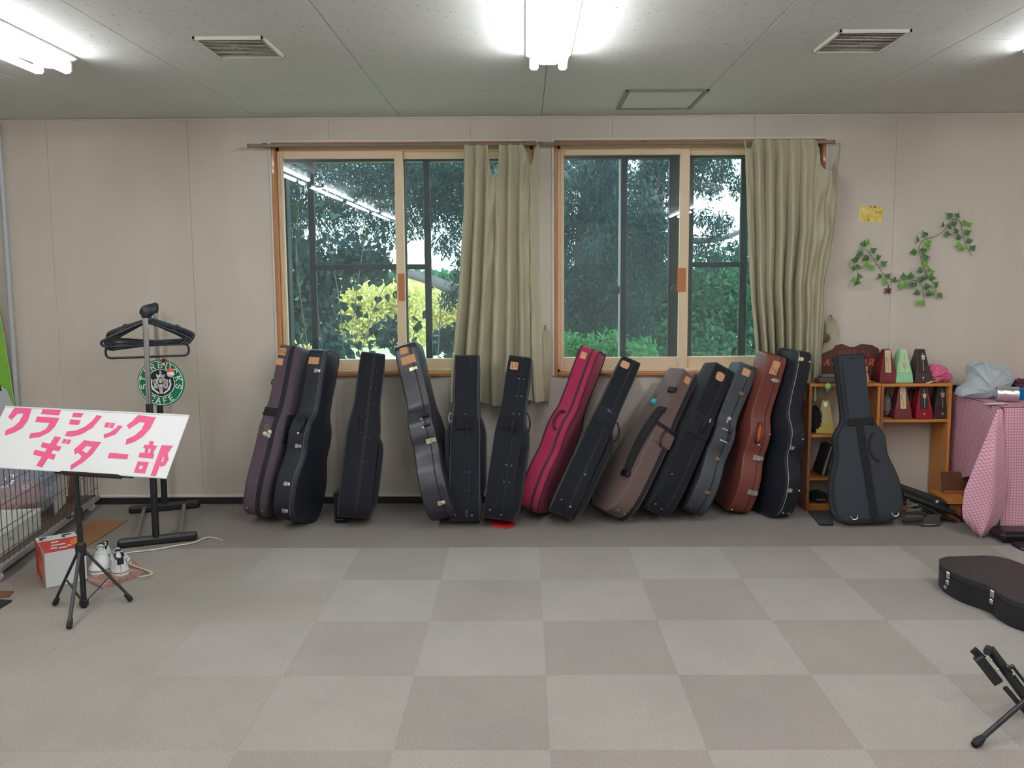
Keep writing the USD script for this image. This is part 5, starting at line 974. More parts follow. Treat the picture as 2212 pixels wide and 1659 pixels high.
# plaque
M_plq = mat('plaque_wood', rgb(84, 46, 42), .5, var=.15, scale=20); yp = SY1-.055
pts = [(1764, 824), (1770, 800), (1777, 788), (1776, 768), (1800, 757), (1806, 749), (1820, 746), (1836, 752), (1848, 752), (1862, 746), (1884, 748), (1898, 756), (1903, 772), (1912, 786), (1921, 824)]
pl = Thing('cafe_plaque', 'dark wooden cafe plaque with orange letters on the left bookshelf', 'sign', at(1842, 824, y=yp)*[1, 1, 0]+[0, 0, LZ+.0012])
zoff = (LZ+.0012)-at(1842, 824, y=yp)[2]; pg = poly([at(u, v, y=yp)[[0, 2]]+[0, zoff] for u, v in pts]).buffer(.004).buffer(-.004)
pl.part('plaque_board', upright(pg, yp, yp+.014), M_plq, w=True); pl.part('back_foot', box((at(1842, 800, y=yp)[0]-.05, yp+.0145, LZ+.0013), (at(1842, 800, y=yp)[0]+.05, yp+.045, LZ+.03), .002), M_plq, w=True)
def plq(txt, u, v, w_, h, m, shear=.0, bow=0.):
    """One letter after the other on the plaque."""
    n = len(txt.replace(' ', '')); k = 0
    for i, ch in enumerate(txt):
        if ch == ' ': continue
        a = -1+2*i/(len(txt)-1); l_ = lettering(ch, h, .003, True); b = l_.bounds; l_.apply_translation([-(b[0][0]+b[1][0])/2, 0, 0]); S = np.eye(4); S[0, 1] = shear
        c_ = at(u+a*w_/2, v+bow*a*a, y=yp); pl.part('letter_'+ch.lower(), mv(l_, T(c_[0], yp-.0002, c_[2]+zoff) @ XZ @ R(-a*bow*1.2) @ S), m, w=True)
plq('CAFE DE', 1846, 768, 60, .028, mat('letter_dim_red', rgb(128, 62, 58), .5), 0, 3); plq('ALHAMBRA', 1841, 792, 112, .040, mat('letter_orange', rgb(206, 92, 46), .5), .18)
# small things on the left bookshelf
gb = at(1785, 823, y=SY0+.05); gx = Thing('grey_case', 'small grey plastic case on the left end of the bookshelf', 'case', (gb[0], gb[1], LZ+.001)); gx.part('case_body', rbox(.105, .07, .034, .008, (0, 0, .0175)), mat('case_grey', rgb(112, 106, 108), .45)); gx.part('case_lid', rbox(.085, .06, .016, .006, (.006, 0, .043)), mat('case_grey2', rgb(138, 134, 136), .4)); gx.part('case_end', rbox(.022, .066, .03, .006, (-.062, 0, .016)), mat('cloth_darkred', rgb(86, 44, 46), .8))
cx = at(1868, 800, y=SY0+.045)[0]; ct = Thing('cat_figurine', 'pale wooden cat figurine on the bookshelf in front of the plaque', 'figurine', (cx, SY0+.045, LZ+.001)); M_pale = mat('wood_pale', rgb(214, 168, 108), .5, var=.08, scale=30)
ct.part('cat_body', lathe([(0, 0), (.022, 0), (.026, .010), (.027, .030), (.020, .058), (.012, .070), (0, .073)], 24), M_pale, smooth=50); ct.part('cat_head', ball(.0175, (0, -.003, .082), 3, (1, .9, .88)), M_pale, smooth=True)
for s in (-1, 1): ct.part('ear', lathe([(.0075, 0), (.004, .010), (0, .017)], 10).apply_transform(T(s*.010, -.003, .092) @ R(s*14, 'y')), M_pale); ct.part('paw', ball(.008, (s*.010, -.024, .010), 2, (1, 1, 1.6)), M_pale, smooth=True)
ct.part('tail', tube(arc([(.02, .012, .008), (.034, .002, .010), (.030, -.014, .012)], 12), .005, 8), M_pale, smooth=60)
gp = at(1789, 836, y=SY0-.016); gr = Thing('green_ornament', 'small light green ornament dangling from the bookshelf edge', 'ornament', gp); gr.part('ball', ball(.0195, (0, 0, .004), 2), mat('orn_green', rgb(176, 222, 120), .5), smooth=True); gr.part('tassel', lathe([(0, -.030), (.009, -.028), (.012, -.012), (.006, -.006)], 12), mat('orn_darkgreen', rgb(70, 140, 96), .6), smooth=40); gr.part('loop', tube(arc([(0, 0, .022), (.003, .004, .032), (0, .018, LZ-gp[2]+.001)], 8), .0016, 5), mat('cord_tan', rgb(196, 168, 120), .8))
# inside the left bookshelf
db = Thing('dark_pouch', 'limp black pouch slumped beside the yellow metronome', 'pouch', (xz(1762, 910), SY0+.10, LS[0]+.001)); db.part('pouch_body', crumple((0, 0, .085), (.045, .07, .092), 31, .3), F_black3, smooth=True); db.part('drawstring', tube(arc([(.0, -.05, .16), (.02, -.065, .13), (.012, -.075, .09)], 12), .003, 6), M_web)
fo = Thing('black_folder', 'black folder leaning inside the lower left bookshelf', 'folder', (xz(1780, 1000), SY0+.11, LS[1]+.001)); fo.part('cover', mv(rbox(.008, .15, .20, .002), T(-.006, 0, .102) @ R(16, 'y')), M_blk); fo.part('cover', mv(rbox(.008, .15, .20, .002), T(.022, 0, .102) @ R(12, 'y')), M_blk); fo.part('sheets', mv(rbox(.014, .14, .19, .001), T(.008, .002, .102) @ R(14, 'y')), mat('paper_dim', rgb(150, 148, 150), .8))
sh_ = Thing('black_shoe_pair', 'black bundle with silver strip in the bottom of the left bookshelf', 'bundle', (xz(1768, 1080), SY0+.10, LS[2]+.001)); sh_.part('bundle_body', crumple((0, 0, .036), (.068, .075, .038), 33, .25), F_black3, smooth=True); sh_.part('silver_strip', rbox(.06, .004, .014, .001, (0, -.070, .030)), mat('strip_silver', rgb(150, 150, 152), .35, metal=.7))
ac = Thing('clear_case', 'clear plastic case standing inside the left bookshelf right of the gig bag', 'case', (xz(1878, 905), SY0+.12, LS[0]+.001)); ac.part('case_shell', mv(rbox(.05, .008, .13, .002), T(0, 0, .067) @ R(12, 'y')), mat('clear_grey', rgb(150, 148, 150), .25)); ac.part('insert', mv(rbox(.04, .004, .11, .001), T(0, -.0063, .067) @ R(12, 'y')), mat('insert_grey', rgb(108, 104, 104), .6))
wr = Thing('white_roll', 'small white roll lying inside the left bookshelf', 'roll', (xz(1876, 925), SY0+.05, LS[0]+.018)); wr.part('roll', bar((-.022, 0, 0), (.022, 0, 0), .016, 18), mat('roll_white', rgb(200, 200, 200), .6), smooth=40); wr.part('core', bar((-.0232, 0, 0), (.0232, 0, 0), .006, 12), M_ck)
dk = Thing('grey_bag', 'grey and black bag tucked into the right bookshelf', 'bag', (xz(1920, 880), SY0+.13, ms+.001)); dk.part('bag_body', crumple((0, 0, .085), (.030, .06, .086), 35, .2), mat('bag_grey', rgb(120, 112, 114), .8), smooth=True); dk.part('strap', tube(arc([(-.01, -.062, .16), (.016, -.068, .11), (.020, -.066, .05)], 12), .008, 8, flat=.4), M_web)
# pink crochet heap and scraps of paper
pk = Thing('pink_cloth', 'crumpled pink crochet cloth on the right end of the bookshelf', 'cloth', (xz(2026, 810), my+.02, RZ+.001)); M_pinkc = mat('crochet_pink', rgb(222, 108, 146), .9, var=.12, scale=120, bump=.8, bscale=240)
pk.part('heap', crumple((0, 0, .050), (.072, .07, .056), 41, .45), M_pinkc, smooth=True); pk.part('fold', crumple((-.030, -.012, .078), (.045, .04, .034), 43, .45), M_pinkc, smooth=True); pk.part('fold', crumple((.052, -.02, .030), (.036, .04, .032), 44, .45), M_pinkc, smooth=True)
for k, (u, a) in enumerate(((2008, 20), (2020, -24))):
    sc_ = Thing('paper_scrap', ('crumpled white paper scrap left of the pink cloth', 'folded white paper scrap at the front of the pink cloth')[k], 'paper', (xz(u, 820, SY0+.02), SY0+.02, RZ+.0012)); sc_.part('scrap', mv(solid(np.array([[(x, y, .006+.010*math.sin(40*x+k)*math.cos(60*y)) for y in np.linspace(-.012, .012, 6)] for x in np.linspace(-.02, .02, 9)]), .0012), R(a)), M_signw)

# ------------------------------------------------------------------ the table with its gingham cloth
def gingham(nm='gingham', kx=1., ky=1., sk=0.):
    n = {'tc': ('texture_coordinate', {}), 'mp': ('mapping', {'scale': (kx, ky, 1.), 'rotation': (0, sk, 0)}), 's': ('separate_xyz', {}), 'a': ('math', {'math_type': 'add'}), 'b': ('math', {'math_type': 'multiply', 'value2': 62.}), 'c': ('math', {'math_type': 'fraction'}), 'd': ('math', {'math_type': 'less_than', 'value2': .42}), 'e': ('math', {'math_type': 'multiply', 'value2': 62.}), 'f': ('math', {'math_type': 'fraction'}), 'g': ('math', {'math_type': 'less_than', 'value2': .42}),
         'h': ('math', {'math_type': 'add'}), 'i': ('math', {'math_type': 'multiply', 'value2': .5}), 'r': ('rgb_ramp', {'ramp': [(0, rgb(220, 178, 190)), (.5, rgb(204, 150, 168)), (1, rgb(182, 122, 146))]}), 'p': ('principled_bsdf', {'roughness': .85, 'specular_ior_level': .2})}
    l = [('tc.object', 'mp.vector'), ('mp.vector', 's.vector'), ('s.x', 'a.value1'), ('s.y', 'a.value2'), ('a.value', 'b.value1'), ('b.value', 'c.value1'), ('c.value', 'd.value1'), ('s.z', 'e.value1'), ('e.value', 'f.value1'), ('f.value', 'g.value1'), ('d.value', 'h.value1'), ('g.value', 'h.value2'), ('h.value', 'i.value1'), ('i.value', 'r.fac'), ('r.color', 'p.base_color')]
    return usdkit.material(stage, '/World/Looks/'+nm, n, l, surface='p.BSDF')
M_ging = gingham(ky=0.); M_ging_side = gingham('gingham_side', kx=0.); M_ging_bias = gingham('gingham_bias', ky=0., sk=.42)
TX, TY, TZ = 2.745, 4.735, .742; TX1, TY1 = 4.2, 5.36
tab = Thing('table', 'long table hidden under a pink gingham cloth', 'table', (TX+.7, TY+.3, 0)); tab.part('table_top', box((TX+.012, TY+.012, TZ-.03), (TX1, TY1, TZ-.002), .004), M_shelf, w=True)
for x in (TX+.10, TX1-.1):
    for y in (TY+.08, TY1-.06): tab.part('leg', bar((x, y, .001), (x, y, TZ-.031), .014, 12), M_chr, w=True)
tc = Thing('tablecloth', 'pink gingham cloth draped over the table with a long pointed corner', 'tablecloth', (TX, TY, TZ))
nx = 60; xs_ = np.linspace(0, 1, nx)
topg = np.array([[(TX+.004+(TX1-TX)*a, TY+.003+(TY1-TY)*b, TZ+.0012+.002*meshkit.noise(np.array([a*20, b*9, 0.]), 2)) for b in np.linspace(0, 1, 20)] for a in xs_]); tc.part('top_cloth', solid(topg, .0012), M_ging, w=True, smooth=40)
zf_hem = at(2205, 1136, y=TY-.02)[2]
frg = np.array([[(TX+.01+(TX1-TX)*a, TY-.004-.016*q*(1+math.sin(a*34+1.2*math.sin(5*q)))-.02*q, TZ-.002-(TZ-zf_hem)*q) for q in np.linspace(0, 1, 26)] for a in np.linspace(0, 1, 160)]); tc.part('front_drop', solid(frg, .0014), M_ging, w=True, smooth=True)
hl = [at(2052, 1056, y=5.32)[2], at(2090, 1040, y=5.0)[2]]
sdg = np.array([[(TX-.003-(.045*q*math.sin(b*7.5+.4)**2+.012*q)*max(0, 1-1.7*b), TY+.004+(TY1-TY)*b, TZ-.002-(TZ-(.17+.10*(1-abs(2*b-.9))))*q) for q in np.linspace(0, 1, 26)] for b in np.linspace(0, 1, 60)]); tc.part('side_drop', solid(sdg, .0014), M_ging_side, w=True, smooth=True)
keys = [(884, 2155, 2158, 2167), (940, 2132, 2152, 2169), (1000, 2107, 2150, 2171), (1060, 2083, 2150, 2175), (1100, 2078, 2146, 2166), (1122, 2080, 2140, 2158), (1140, 2096, 2133, 2146), (1165, 2117, 2119, 2121)]
kv = [k[0] for k in keys]; vs = np.linspace(884, 1165, 44); rows = []
for v in vs:
    uL, uM, uR = (np.interp(v, kv, [k[i] for k in keys]) for i in (1, 2, 3)); f_ = min(1, (v-884)/120); L_, M_, R_ = at(uL, v, y=TY-.008-.05*f_), at(uM, v, y=TY-.010-.13*f_), at(uR, v, y=TY-.012-.055*f_)
    rows.append([L_+(M_-L_)*(s/.6) if s < .6 else M_+(R_-M_)*((s-.6)/.4) for s in np.linspace(0, 1, 15)])
rows = np.array(rows); k3 = rows.copy(); k3[:, 1:-1] = (rows[:, :-2]+2*rows[:, 1:-1]+rows[:, 2:])/4; k3[:, :, 1] -= .012*np.sin(np.linspace(0, np.pi*2.2, 15))[None]*np.linspace(0, 1, 44)[:, None]
k3[:, :, 2] = np.maximum(k3[:, :, 2], .006); tc.part('corner_drop', solid(k3, .0016), M_ging_bias, w=True, smooth=True)
# things on the table
M_poly = None
n_ = {'d': ('principled_bsdf', {'base_color': rgb(214, 226, 232), 'roughness': .35}), 't': ('translucent_bsdf', {'color': rgb(220, 232, 238)}), 'tr': ('transparent_bsdf', {}), 'm': ('mix_closure', {'fac': .35}), 'm2': ('mix_closure', {'fac': .16})}
M_poly = usdkit.material(stage, '/World/Looks/white_polythene', n_, [('d.BSDF', 'm.closure1'), ('t.BSDF', 'm.closure2'), ('m.closure', 'm2.closure1'), ('tr.BSDF', 'm2.closure2')], surface='m2.closure')
yb2 = TY+.36; bc = at(2132, 825, y=yb2); pbg = Thing('plastic_bag', 'crumpled white plastic carrier bag on the left end of the gingham table', 'plastic bag', (bc[0], yb2, TZ+.004))
out = [(2068, 852), (2070, 838), (2092, 826), (2098, 808), (2091, 790), (2092, 785), (2116, 781), (2124, 786), (2160, 789), (2178, 802), (2187, 816), (2178, 832), (2165, 842), (2150, 856), (2120, 862), (2090, 858)]
pg = np.array([at(u, v, y=yb2) for u, v in out]); cen = pg.mean(0); cen[2] = pg[:, 2].min()+.075
a_ = np.linspace(0, 2*np.pi, 97)[:-1]; per = np.r_[pg, pg[:1]]; dd = np.r_[0, np.cumsum(np.linalg.norm(np.diff(per[:, [0, 2]], axis=0), axis=1))]; per = np.stack([np.interp(np.linspace(0, dd[-1], 97)[:-1], dd, per[:, i]) for i in range(3)], 1)
lay = []
for th in np.linspace(0, np.pi, 22):
    r_ = math.sin(th)**.75; off = -math.cos(th)*.10
    P_ = cen+(per-cen)*r_; P_[:, 1] = yb2+off+.06*(meshkit.fbm(np.c_[P_[:, 0]*16, P_[:, 2]*16, 0*P_[:, 0]+off*18], 4, 5)-.5); P_[:, [0, 2]] += .035*(meshkit.fbm(np.c_[P_[:, 0]*22, P_[:, 2]*22, 0*P_[:, 0]+off*30], 3, 8)-.5)[:, None]*r_
    lay.append(np.r_[P_, P_[:1]])
lay = np.array(lay); lay[:, :, 2] = np.maximum(lay[:, :, 2], TZ+.006); pbg.part('bag_film', grid(lay), M_poly, w=True, smooth=24)
pbg.part('handle', tube(arc([at(2100, 792, y=yb2-.03), at(2112, 775+10, y=yb2-.05), at(2126, 790, y=yb2-.03)], 14), .008, 8, flat=.3), M_poly, w=True)
tn = at(2175, 846, y=TY+.20); tin = Thing('tin_can', 'open silver tin lying on its side on the gingham table', 'tin', (tn[0], tn[1], TZ+.0475)); M_tin = mat('tin_silver', rgb(220, 222, 220), .22, metal=.9)
Mt = R(-20) @ R(90, 'y'); tin.part('tin_wall', mv(lathe([(.043, -.055), (.0445, -.055), (.0445, -.030), (.043, -.026), (.0445, -.020), (.0445, .030), (.043, .034), (.0445, .04), (.0455, .055), (.043, .055), (.0425, -.05)], 40), Mt), M_tin, smooth=35); tin.part('tin_bottom', mv(lathe([(0, -.052), (.043, -.052), (.043, -.050), (0, -.050)], 30), Mt), M_tin); tin.part('rim', mv(lathe([(.042, .054), (.0465, .054), (.0465, .059), (.042, .059), (.042, .054)], 40), Mt), M_tin, smooth=35)
pt = at(2150, 868, y=TY+.10); ps = Thing('paper_sheet', 'thin white paper strip on the table in front of the bag', 'paper', (pt[0], TY+.10, TZ+.0042)); ps.part('sheet', mv(solid(np.array([[(x, y, .002+.002*math.sin(30*x)) for y in np.linspace(-.03, .03, 6)] for x in np.linspace(-.06, .06, 12)]), .0008), R(-12)), M_signw)
tb2 = at(2208, 838, y=TY+.30); tbx = Thing('blue_tub', 'bright blue plastic tub with a teal rim at the right end of the view', 'tub', (tb2[0]+.03, TY+.32, TZ+.003))
tbx.part('tub_wall', lathe([(0, 0), (.075, 0), (.088, .065), (.085, .066), (.072, .006), (0, .006)], 40), mat('tub_blue', rgb(30, 128, 200), .35), smooth=35); tbx.part('tub_rim', lathe([(.086, .062), (.094, .064), (.094, .078), (.086, .078), (.086, .062)], 40), mat('tub_teal', rgb(20, 120, 140), .35), smooth=35); tbx.part('handle', tube(arc([(-.02, -.088, .03), (-.0, -.12, .022), (.03, -.10, .0)], 12), .011, 8), mat('tub_navy', rgb(30, 30, 74), .4), smooth=60)
toy = Thing('purple_cloth', 'purple cloth heaped in the blue tub', 'cloth', (tb2[0]+.03, TY+.32, TZ+.05)); toy.part('heap', crumple((0, 0, .042), (.075, .07, .034), 51, .4), mat('cloth_violet', rgb(104, 46, 90), .8), smooth=True); toy.part('fold', crumple((-.045, -.02, .058), (.03, .03, .022), 52, .4), mat('cloth_plum', rgb(82, 36, 62), .8), smooth=True)
for k, (dx, dz, cc, nm, lab) in enumerate(((-.014, .070, (126, 24, 40), 'red_bottle', 'small dark red bottle poking out of the purple cloth'), (.034, .070, (214, 212, 206), 'white_bottle', 'small white bottle poking out of the purple cloth'), (.064, .052, (206, 104, 44), 'orange_bottle', 'small orange bottle at the right edge in the blue tub'))):
    bt_ = Thing(nm, lab, 'bottle', (tb2[0]+.03+dx, TY+.275, TZ+.05+dz)); mm = mat('bottle_%d' % k, rgb(*cc), .35); bt_.part('bottle_body', lathe([(0, 0), (.012, 0), (.013, .018), (.008, .028), (.0, .029)], 18), mm, smooth=40); bt_.part('cap', lathe([(.006, .0285), (.0065, .040), (.0, .042)], 14), mm, smooth=40)
dkc = at(2072, 838, y=5.36); kb = Thing('black_case', 'black instrument case behind the plastic bag against the wall', 'case', (2.90, 5.33, TZ+.004)); kb.part('case_body', rbox(.26, .06, .045, .008, (0, 0, .023)), M_blk); kb.part('case_edge', rbox(.262, .062, .006, .002, (0, 0, .049)), M_hf)

# ------------------------------------------------------------------ on the floor at the right
M_gl = mat('vinyl_gloss_black', rgb(22, 20, 26), .25); ub = Thing('black_bag', 'glossy black long bag lying under the front of the gingham table', 'bag', (3.2, 4.60, .001)); ub.part('bag_body', rbox(1.12, .16, .066, .024, (.02, 0, .034)), M_gl); ub.part('piping', [bar((-.52, -.078, .048), (.56, -.078, .048), .004, 6)], mat('piping_grey', rgb(62, 64, 72), .6)); ub.part('carry_handle', tube(arc([(-.05, -.06, .066), (-.03, -.07, .084), (.09, -.07, .084), (.11, -.06, .066)], 14), .006, 8), M_web)
fp = Thing('flat_case', 'thin flat black case on the carpet in front of the glossy black bag', 'case', (3.25, 4.46, .001)); fp.part('case_body', rbox(1.1, .10, .022, .006, (0, 0, .0115)), M_blk); fp.part('edge_trim', rbox(1.102, .006, .006, .002, (0, -.05, .012)), M_hf)
hb = Thing('folded_stand_heap', 'folded black music stand bundle lying between bookshelf and table', 'music stand', at(1995, 1110, y=5.0)*[1, 1, 0])
A_, B_ = at(1936, 1052, y=5.06), at(2056, 1094, y=4.98); hb.part('folded_desk', beam(A_, B_, .075, .05, r=.012), M_blk, w=True); hb.part('shaft', bar(at(1950, 1068, y=4.97), at(2062, 1108, y=4.92), .016, 12), M_blk, w=True, smooth=40)
for u0, v0, u1, v1, r in ((1940, 1062, 2040, 1118, .011), (1946, 1085, 2064, 1126, .010), (2000, 1076, 2090, 1128, .010)): hb.part('leg', bar(at(u0, v0, y=4.99), at(u1, v1, y=4.93), r, 10), M_blk, w=True, smooth=40)
hb.part('end_ring', ball(.012, at(2024, 1084, y=4.90), 2), M_chrome, w=True, smooth=True)
gm = Thing('grey_stand_parts', 'grey metal bars of a folded stand lying beside the gig bag', 'stand', at(1975, 1120, y=4.9)*[1, 1, 0]); M_dsteel = mat('steel_dim', rgb(116, 122, 122), .35, metal=.7)
for u0, v0, u1, v1 in ((1960, 1094, 1984, 1090), (1958, 1104, 1990, 1100), (1955, 1116, 1994, 1116), (1962, 1078, 1960, 1094)): gm.part('flat_bar', beam(at(u0, v0, y=4.90), at(u1, v1, y=4.90), .010, .014), M_dsteel, w=True)
gm.part('lower_bar', beam(at(1950, 1126, y=4.88), at(1994, 1124, y=4.88), .02, .02), M_blk, w=True)
q0, q1, q2, q3 = at(1988, 1137, z=.004), at(2028, 1136, z=.004), at(2032, 1112, z=.055), at(2003, 1112, z=.055); pd = Thing('foot_plate', 'small sloping dark plate with a pale strip on the carpet by the stand bundle', 'plate', (q0+q1)/2*[1, 1, 0])
pd.part('plate', solid(np.array([[q0+(q3-q0)*b, (q0+q1)/2+((q2+q3)/2-(q0+q1)/2)*b, q1+(q2-q1)*b] for b in np.linspace(0, 1, 5)]), .006), mat('plate_olive', rgb(54, 50, 42), .5), w=True); pd.part('strip', beam(q0*.8+q1*.2+[0, -.004, .010], q0*.2+q1*.8+[0, -.004, .010], .006, .004), mat('strip_pale', rgb(176, 172, 160), .4), w=True); pd.part('rear_prop', box(np.minimum(q3, q2)*[1, 1, 0]+[0, .004, .001], np.maximum(q2, q3)*[1, 1, 0]+[0, .016, .046]), M_blk, w=True)
gt = at(2046, 1122, z=0); gl = Thing('clear_box', 'small dim clear plastic box on the floor beside the wooden step', 'box', (gt[0], gt[1]+.04, .001)); gl.part('box_body', rbox(.075, .07, .075, .006, (0, 0, .038)), mat('box_smoke', rgb(92, 100, 98), .25)); gl.part('box_lid', rbox(.078, .073, .012, .003, (0, 0, .081)), M_dsteel)
wz = .135; wp = [at(u, v, z=wz)[:2] for u, v in ((2006, 1058), (2052, 1056), (2092, 1078), (2084, 1084), (2048, 1084))]; wc = np.mean(wp, 0); ws = Thing('wooden_step', 'orange wooden step board between bookshelf and table', 'step', (wc[0], wc[1], .001))
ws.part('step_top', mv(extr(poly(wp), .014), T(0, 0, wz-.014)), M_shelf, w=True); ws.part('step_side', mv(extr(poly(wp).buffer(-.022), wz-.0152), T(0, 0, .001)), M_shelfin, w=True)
cb = [at(u, v, y=5.02) for u, v in ((2056, 1054), (2088, 1040), (2098, 1060))]; bx = Thing('brown_board', 'dark brown wooden board propped behind the step under the gingham cloth', 'board', (2.70, 5.03, .001)); bx.part('panel', upright(poly([(2.62, .002), (2.84, .002), (2.84, .30), (2.76, .30), (2.62, .24)]), 5.20, 5.218) if False else mv(rbox(.20, .018, .13, .003), T(2.72, 5.13, wz+.07) @ R(-12, 'x')), mat('board_dark', rgb(96, 60, 38), .55), w=True); bx.part('panel_foot', box((2.62, 5.10, .001), (2.78, 5.13, wz+.02), .002), M_shelfin, w=True)
solo('black_mat', extr(poly([at(u, v, z=0)[:2] for u, v in ((1748, 1108), (1795, 1106), (1800, 1136), (1770, 1136))]), .012, .0008), F_black3, 'black cloth mat on the carpet at the foot of the left bookshelf', 'mat')

# folded stand in the right foreground
ft = at(2107, 1607, z=.012); hubp = at(2262, 1472, y=ft[1]+.16); fs = Thing('folding_stand', 'folded black tripod stand cut off by the right edge in the foreground', 'music stand', (hubp[0], hubp[1], 0))
lg = fs.part('leg', bar(ft, hubp, .0085, 10), M_blk, w=True, smooth=40); fs.part('rubber_foot', tube([ft+(ft-hubp)*.02, ft+(hubp-ft)*.03, ft+(hubp-ft)*.10], [.011, .015, .010], 12), M_rub, parent=lg, w=True, smooth=40)
h1 = at(2138, 1402, y=hubp[1]+.10); s1 = at(2300, 1620, y=hubp[1]-.02); fs.part('shaft', bar(h1, s1, .0165, 14), M_blk, w=True, smooth=40); fs.part('inner_rod', bar(at(2170, 1484, y=hubp[1]+.08), at(2260, 1590, y=hubp[1]), .0085, 10), M_blk, w=True, smooth=40)
lg2 = fs.part('leg', bar((hubp[0]+.16, hubp[1]+.34, .012), hubp, .0085, 10), M_blk, w=True, smooth=40); fs.part('leg', bar((hubp[0]+.33, hubp[1]-.18, .012), hubp, .0085, 10), M_blk, w=True, smooth=40)
mb_ = ft+(hubp-ft)*.78; fs.part('brace', bar(mb_, at(2230, 1600, y=hubp[1]-.02), .004, 8), M_blk, w=True)
fs.part('desk_plate', beam(at(2112, 1418, y=hubp[1]+.08), at(2156, 1474, y=hubp[1]+.06), .034, .034, up=(0, 1, .2), r=.004), M_blk, w=True); fs.part('desk_tab', beam(at(2101, 1402, y=hubp[1]+.09), at(2124, 1424, y=hubp[1]+.08), .026, .006, up=(0, 1, .2), r=.001), M_blk, w=True)
fs.part('knob', [bar(at(2132, 1408, y=hubp[1]+.03), at(2135, 1401, y=hubp[1]+.12), .012, 14)], M_rub, w=True, smooth=40); fs.part('clamp', [bar(at(2172, 1442, y=hubp[1]+.05), at(2190, 1440, y=hubp[1]+.05), .008, 10), beam(at(2188, 1440, y=hubp[1]+.05), at(2215, 1475, y=hubp[1]+.04), .012, .01)], M_blk, w=True)
for u, v in ((2140, 1426), (2155, 1446), (2190, 1456)): fs.part('screw', ball(.0055, at(u, v, y=hubp[1]+.045), 1), M_chrome, w=True)

# ------------------------------------------------------------------ on the wall: card and ivy
yc_ = D-.0016; a, b = at(1856, 445, y=yc_), at(1905.5, 479, y=yc_); n_ = {'tc': ('texture_coordinate', {}), 'v': ('noise_texture', {'scale': 22., 'detail': 3.}), 'r': ('rgb_ramp', {'ramp': [(.35, rgb(238, 224, 160)), (.5, rgb(232, 208, 110)), (.65, rgb(220, 190, 70))]}), 'p': ('principled_bsdf', {'roughness': .5})}
M_card = usdkit.material(stage, '/World/Looks/card_yellow', n_, [('tc.object', 'v.vector'), ('v.fac', 'r.fac'), ('r.color', 'p.base_color')], surface='p.BSDF')
cd = Thing('yellow_card', 'yellow picture postcard pinned to the wall above the ivy', 'postcard', ((a[0]+b[0])/2, D, (a[2]+b[2])/2)); cd.part('card', box((a[0], D-.0022, b[2]), (b[0], D-.0006, a[2])), M_card, w=True)
for u, v, r in ((1881, 446.5, .005), (1890, 447, .006), (1893, 458.5, .0045), (1900, 449, .007), (1901, 459, .004), (1876, 475, .004)): p = at(u, v, y=D-.0024); cd.part('dark_mark', mv(extr(sg.Point(0, 0).buffer(r, 6), .0004), T(p[0], D-.0023, p[2]) @ XZ), M_ck if r < .0065 else M_pale, w=True)
L_ivyd = leafmat('ivy_dark', rgb(92, 134, 88), rgb(122, 160, 106), .25); L_ivyl = leafmat('ivy_light', rgb(128, 186, 90), rgb(150, 200, 110), .3)
IV = Thing('ivy_garland', 'trailing green ivy garland fixed to the wall right of the curtain', 'ivy garland', at(1960, 600, y=D))
zz = lambda x, y, d: at(1780+x/5.12, 400+y/5.12, y=D-d)
sA = [(380, 745), (450, 708), (515, 770), (570, 850), (665, 990), (740, 1045), (880, 1045), (980, 1050), (1060, 1075), (1090, 1140), (1110, 1250)]; sA2 = [(450, 708), (365, 750), (365, 800), (370, 900), (370, 980), (330, 1130)]; sB = [(1635, 775), (1570, 660), (1530, 500), (1480, 380), (1400, 400), (1330, 490), (1270, 545), (1150, 590), (1070, 640), (1055, 740), (1085, 850), (1110, 930), (1150, 1020), (1210, 1090), (1240, 1170)]
M_stem = mat('ivy_stem', rgb(98, 128, 84), .6)
for s, d0 in ((sA, .022), (sA2, .075), (sB, .022)): IV.part('stem', tube(arc([zz(x, y, d0+.006*math.sin(x*.02)) for x, y in s], 60), .0022, 6), M_stem, w=True)
allst = np.array([p for s in (sA, sA2, sB) for p in np.array(CubicSpline(np.arange(len(s)), s)(np.linspace(0, len(s)-1, 80)))])
def ivy(s):
    p = np.array([(0, -.42), (.22, -.50), (.40, -.34), (.62, -.10), (.40, .02), (.30, .22), (.12, .34), (0, .72), (-.12, .34), (-.30, .22), (-.40, .02), (-.62, -.10), (-.40, -.34), (-.22, -.50)])*s
    v = np.c_[p[:, 0], np.abs(p[:, 0])*.3-.02*s, p[:, 1]]; v = np.vstack([v, [[0, -.12*s, 0]]]); n = len(p)
    m = trimesh.Trimesh(v, [[n, (i+1) % n, i] for i in range(n)], process=False); return m
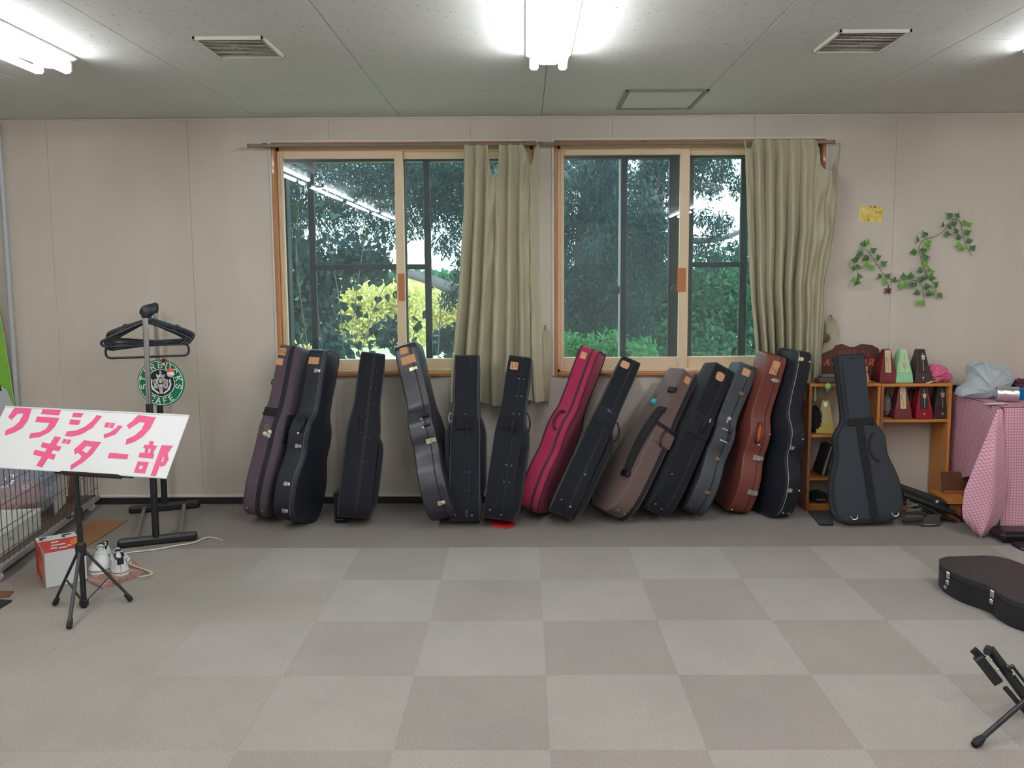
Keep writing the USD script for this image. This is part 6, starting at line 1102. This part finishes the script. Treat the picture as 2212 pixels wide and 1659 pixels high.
dk_ = [(1480,330),(1385,335),(1320,430),(1440,430),(1395,460),(1460,510),(1370,540),(1485,580),(1590,520),(1610,615),(1650,690),(1115,540),(1040,590),(990,740),(1105,725),(1130,795),(1060,945),(1075,1035),(1125,1020),(1200,1030),(1245,1095),(1145,1120),(1165,1200),(1285,1220),(1025,1190),(965,1105),(1005,1105),(880,1005),(960,1000),(785,1050),(710,1000),(615,1015),(665,865),(605,800),(550,720),(465,810),(405,760),(335,830),(385,905),(330,915),(395,1010),(370,1075),(380,800),(440,645)]
lt_ = [(1560,410),(1610,430),(1480,665),(1515,700),(1160,640),(1140,680),(1125,850),(1115,885),(1165,935),(1200,970),(1215,1195),(1040,1300),(1100,1305),(840,1125),(890,1100),(670,1080),(470,880),(525,910),(325,1045),(480,620)]
rng = np.random.default_rng(9)
for k, (x, y) in enumerate(dk_+lt_):
    j = np.argmin(((allst-(x, y))**2).sum(1)); q = allst[j]; d0 = (.075 if x < 420 else .030)+rng.uniform(-.006, .012); ang = math.degrees(math.atan2(x-q[0], -(y-q[1]))); s = rng.uniform(.037, .044)*(1 if k < len(dk_) else .95)
    c_ = zz(x, y, d0); lf_ = IV.part('leaf', mv(ivy(s), T(*c_) @ R(rng.normal()*14, 'x') @ R(rng.normal()*18, 'z') @ R(ang+rng.normal()*12, 'y')), L_ivyd if k < len(dk_) else L_ivyl, w=True)
    IV.part('leaf_stalk', bar(zz(q[0], q[1], (.075 if x < 420 else .022)), c_+[0, .002, 0], .0011, 4), M_stem, w=True)
bf = zz(705, 1165, .03); bu = Thing('butterfly_clip', 'small reddish brown butterfly clip hanging from the ivy on the wall', 'clip', bf); M_bf = mat('clip_brown', rgb(104, 52, 46), .5)
for s in (-1, 1): bu.part('wing', mv(extr(poly([(0, .010), (s*.018, .016), (s*.022, .006), (s*.014, -.002), (s*.020, -.012), (s*.010, -.022), (0, -.010)]), .004), XZ @ R(s*8, 'y')), M_bf)
bu.part('clip_body', tube([(0, -.004, .038), (0, -.005, .0), (0, -.004, -.016)], [.003, .0045, .002], 8), mat('clip_dark', rgb(56, 36, 34), .5), smooth=40)
# on the wall behind the viewer: the printed sheet that shows up in the right-hand glass
ns = Thing('notice_sheet', 'large white timetable sheet on the wall behind the viewer, mirrored in the glass', 'notice', (1.12, YB+.002, 1.95)); ns.part('sheet', rbox(.62, .003, .42, .001, (0, .001, 0)), M_signw); ns.part('ruling', [rbox(.004, .0015, .38, .0004, (-.27+.06*k, .0033, 0)) for k in range(10)], M_ck)
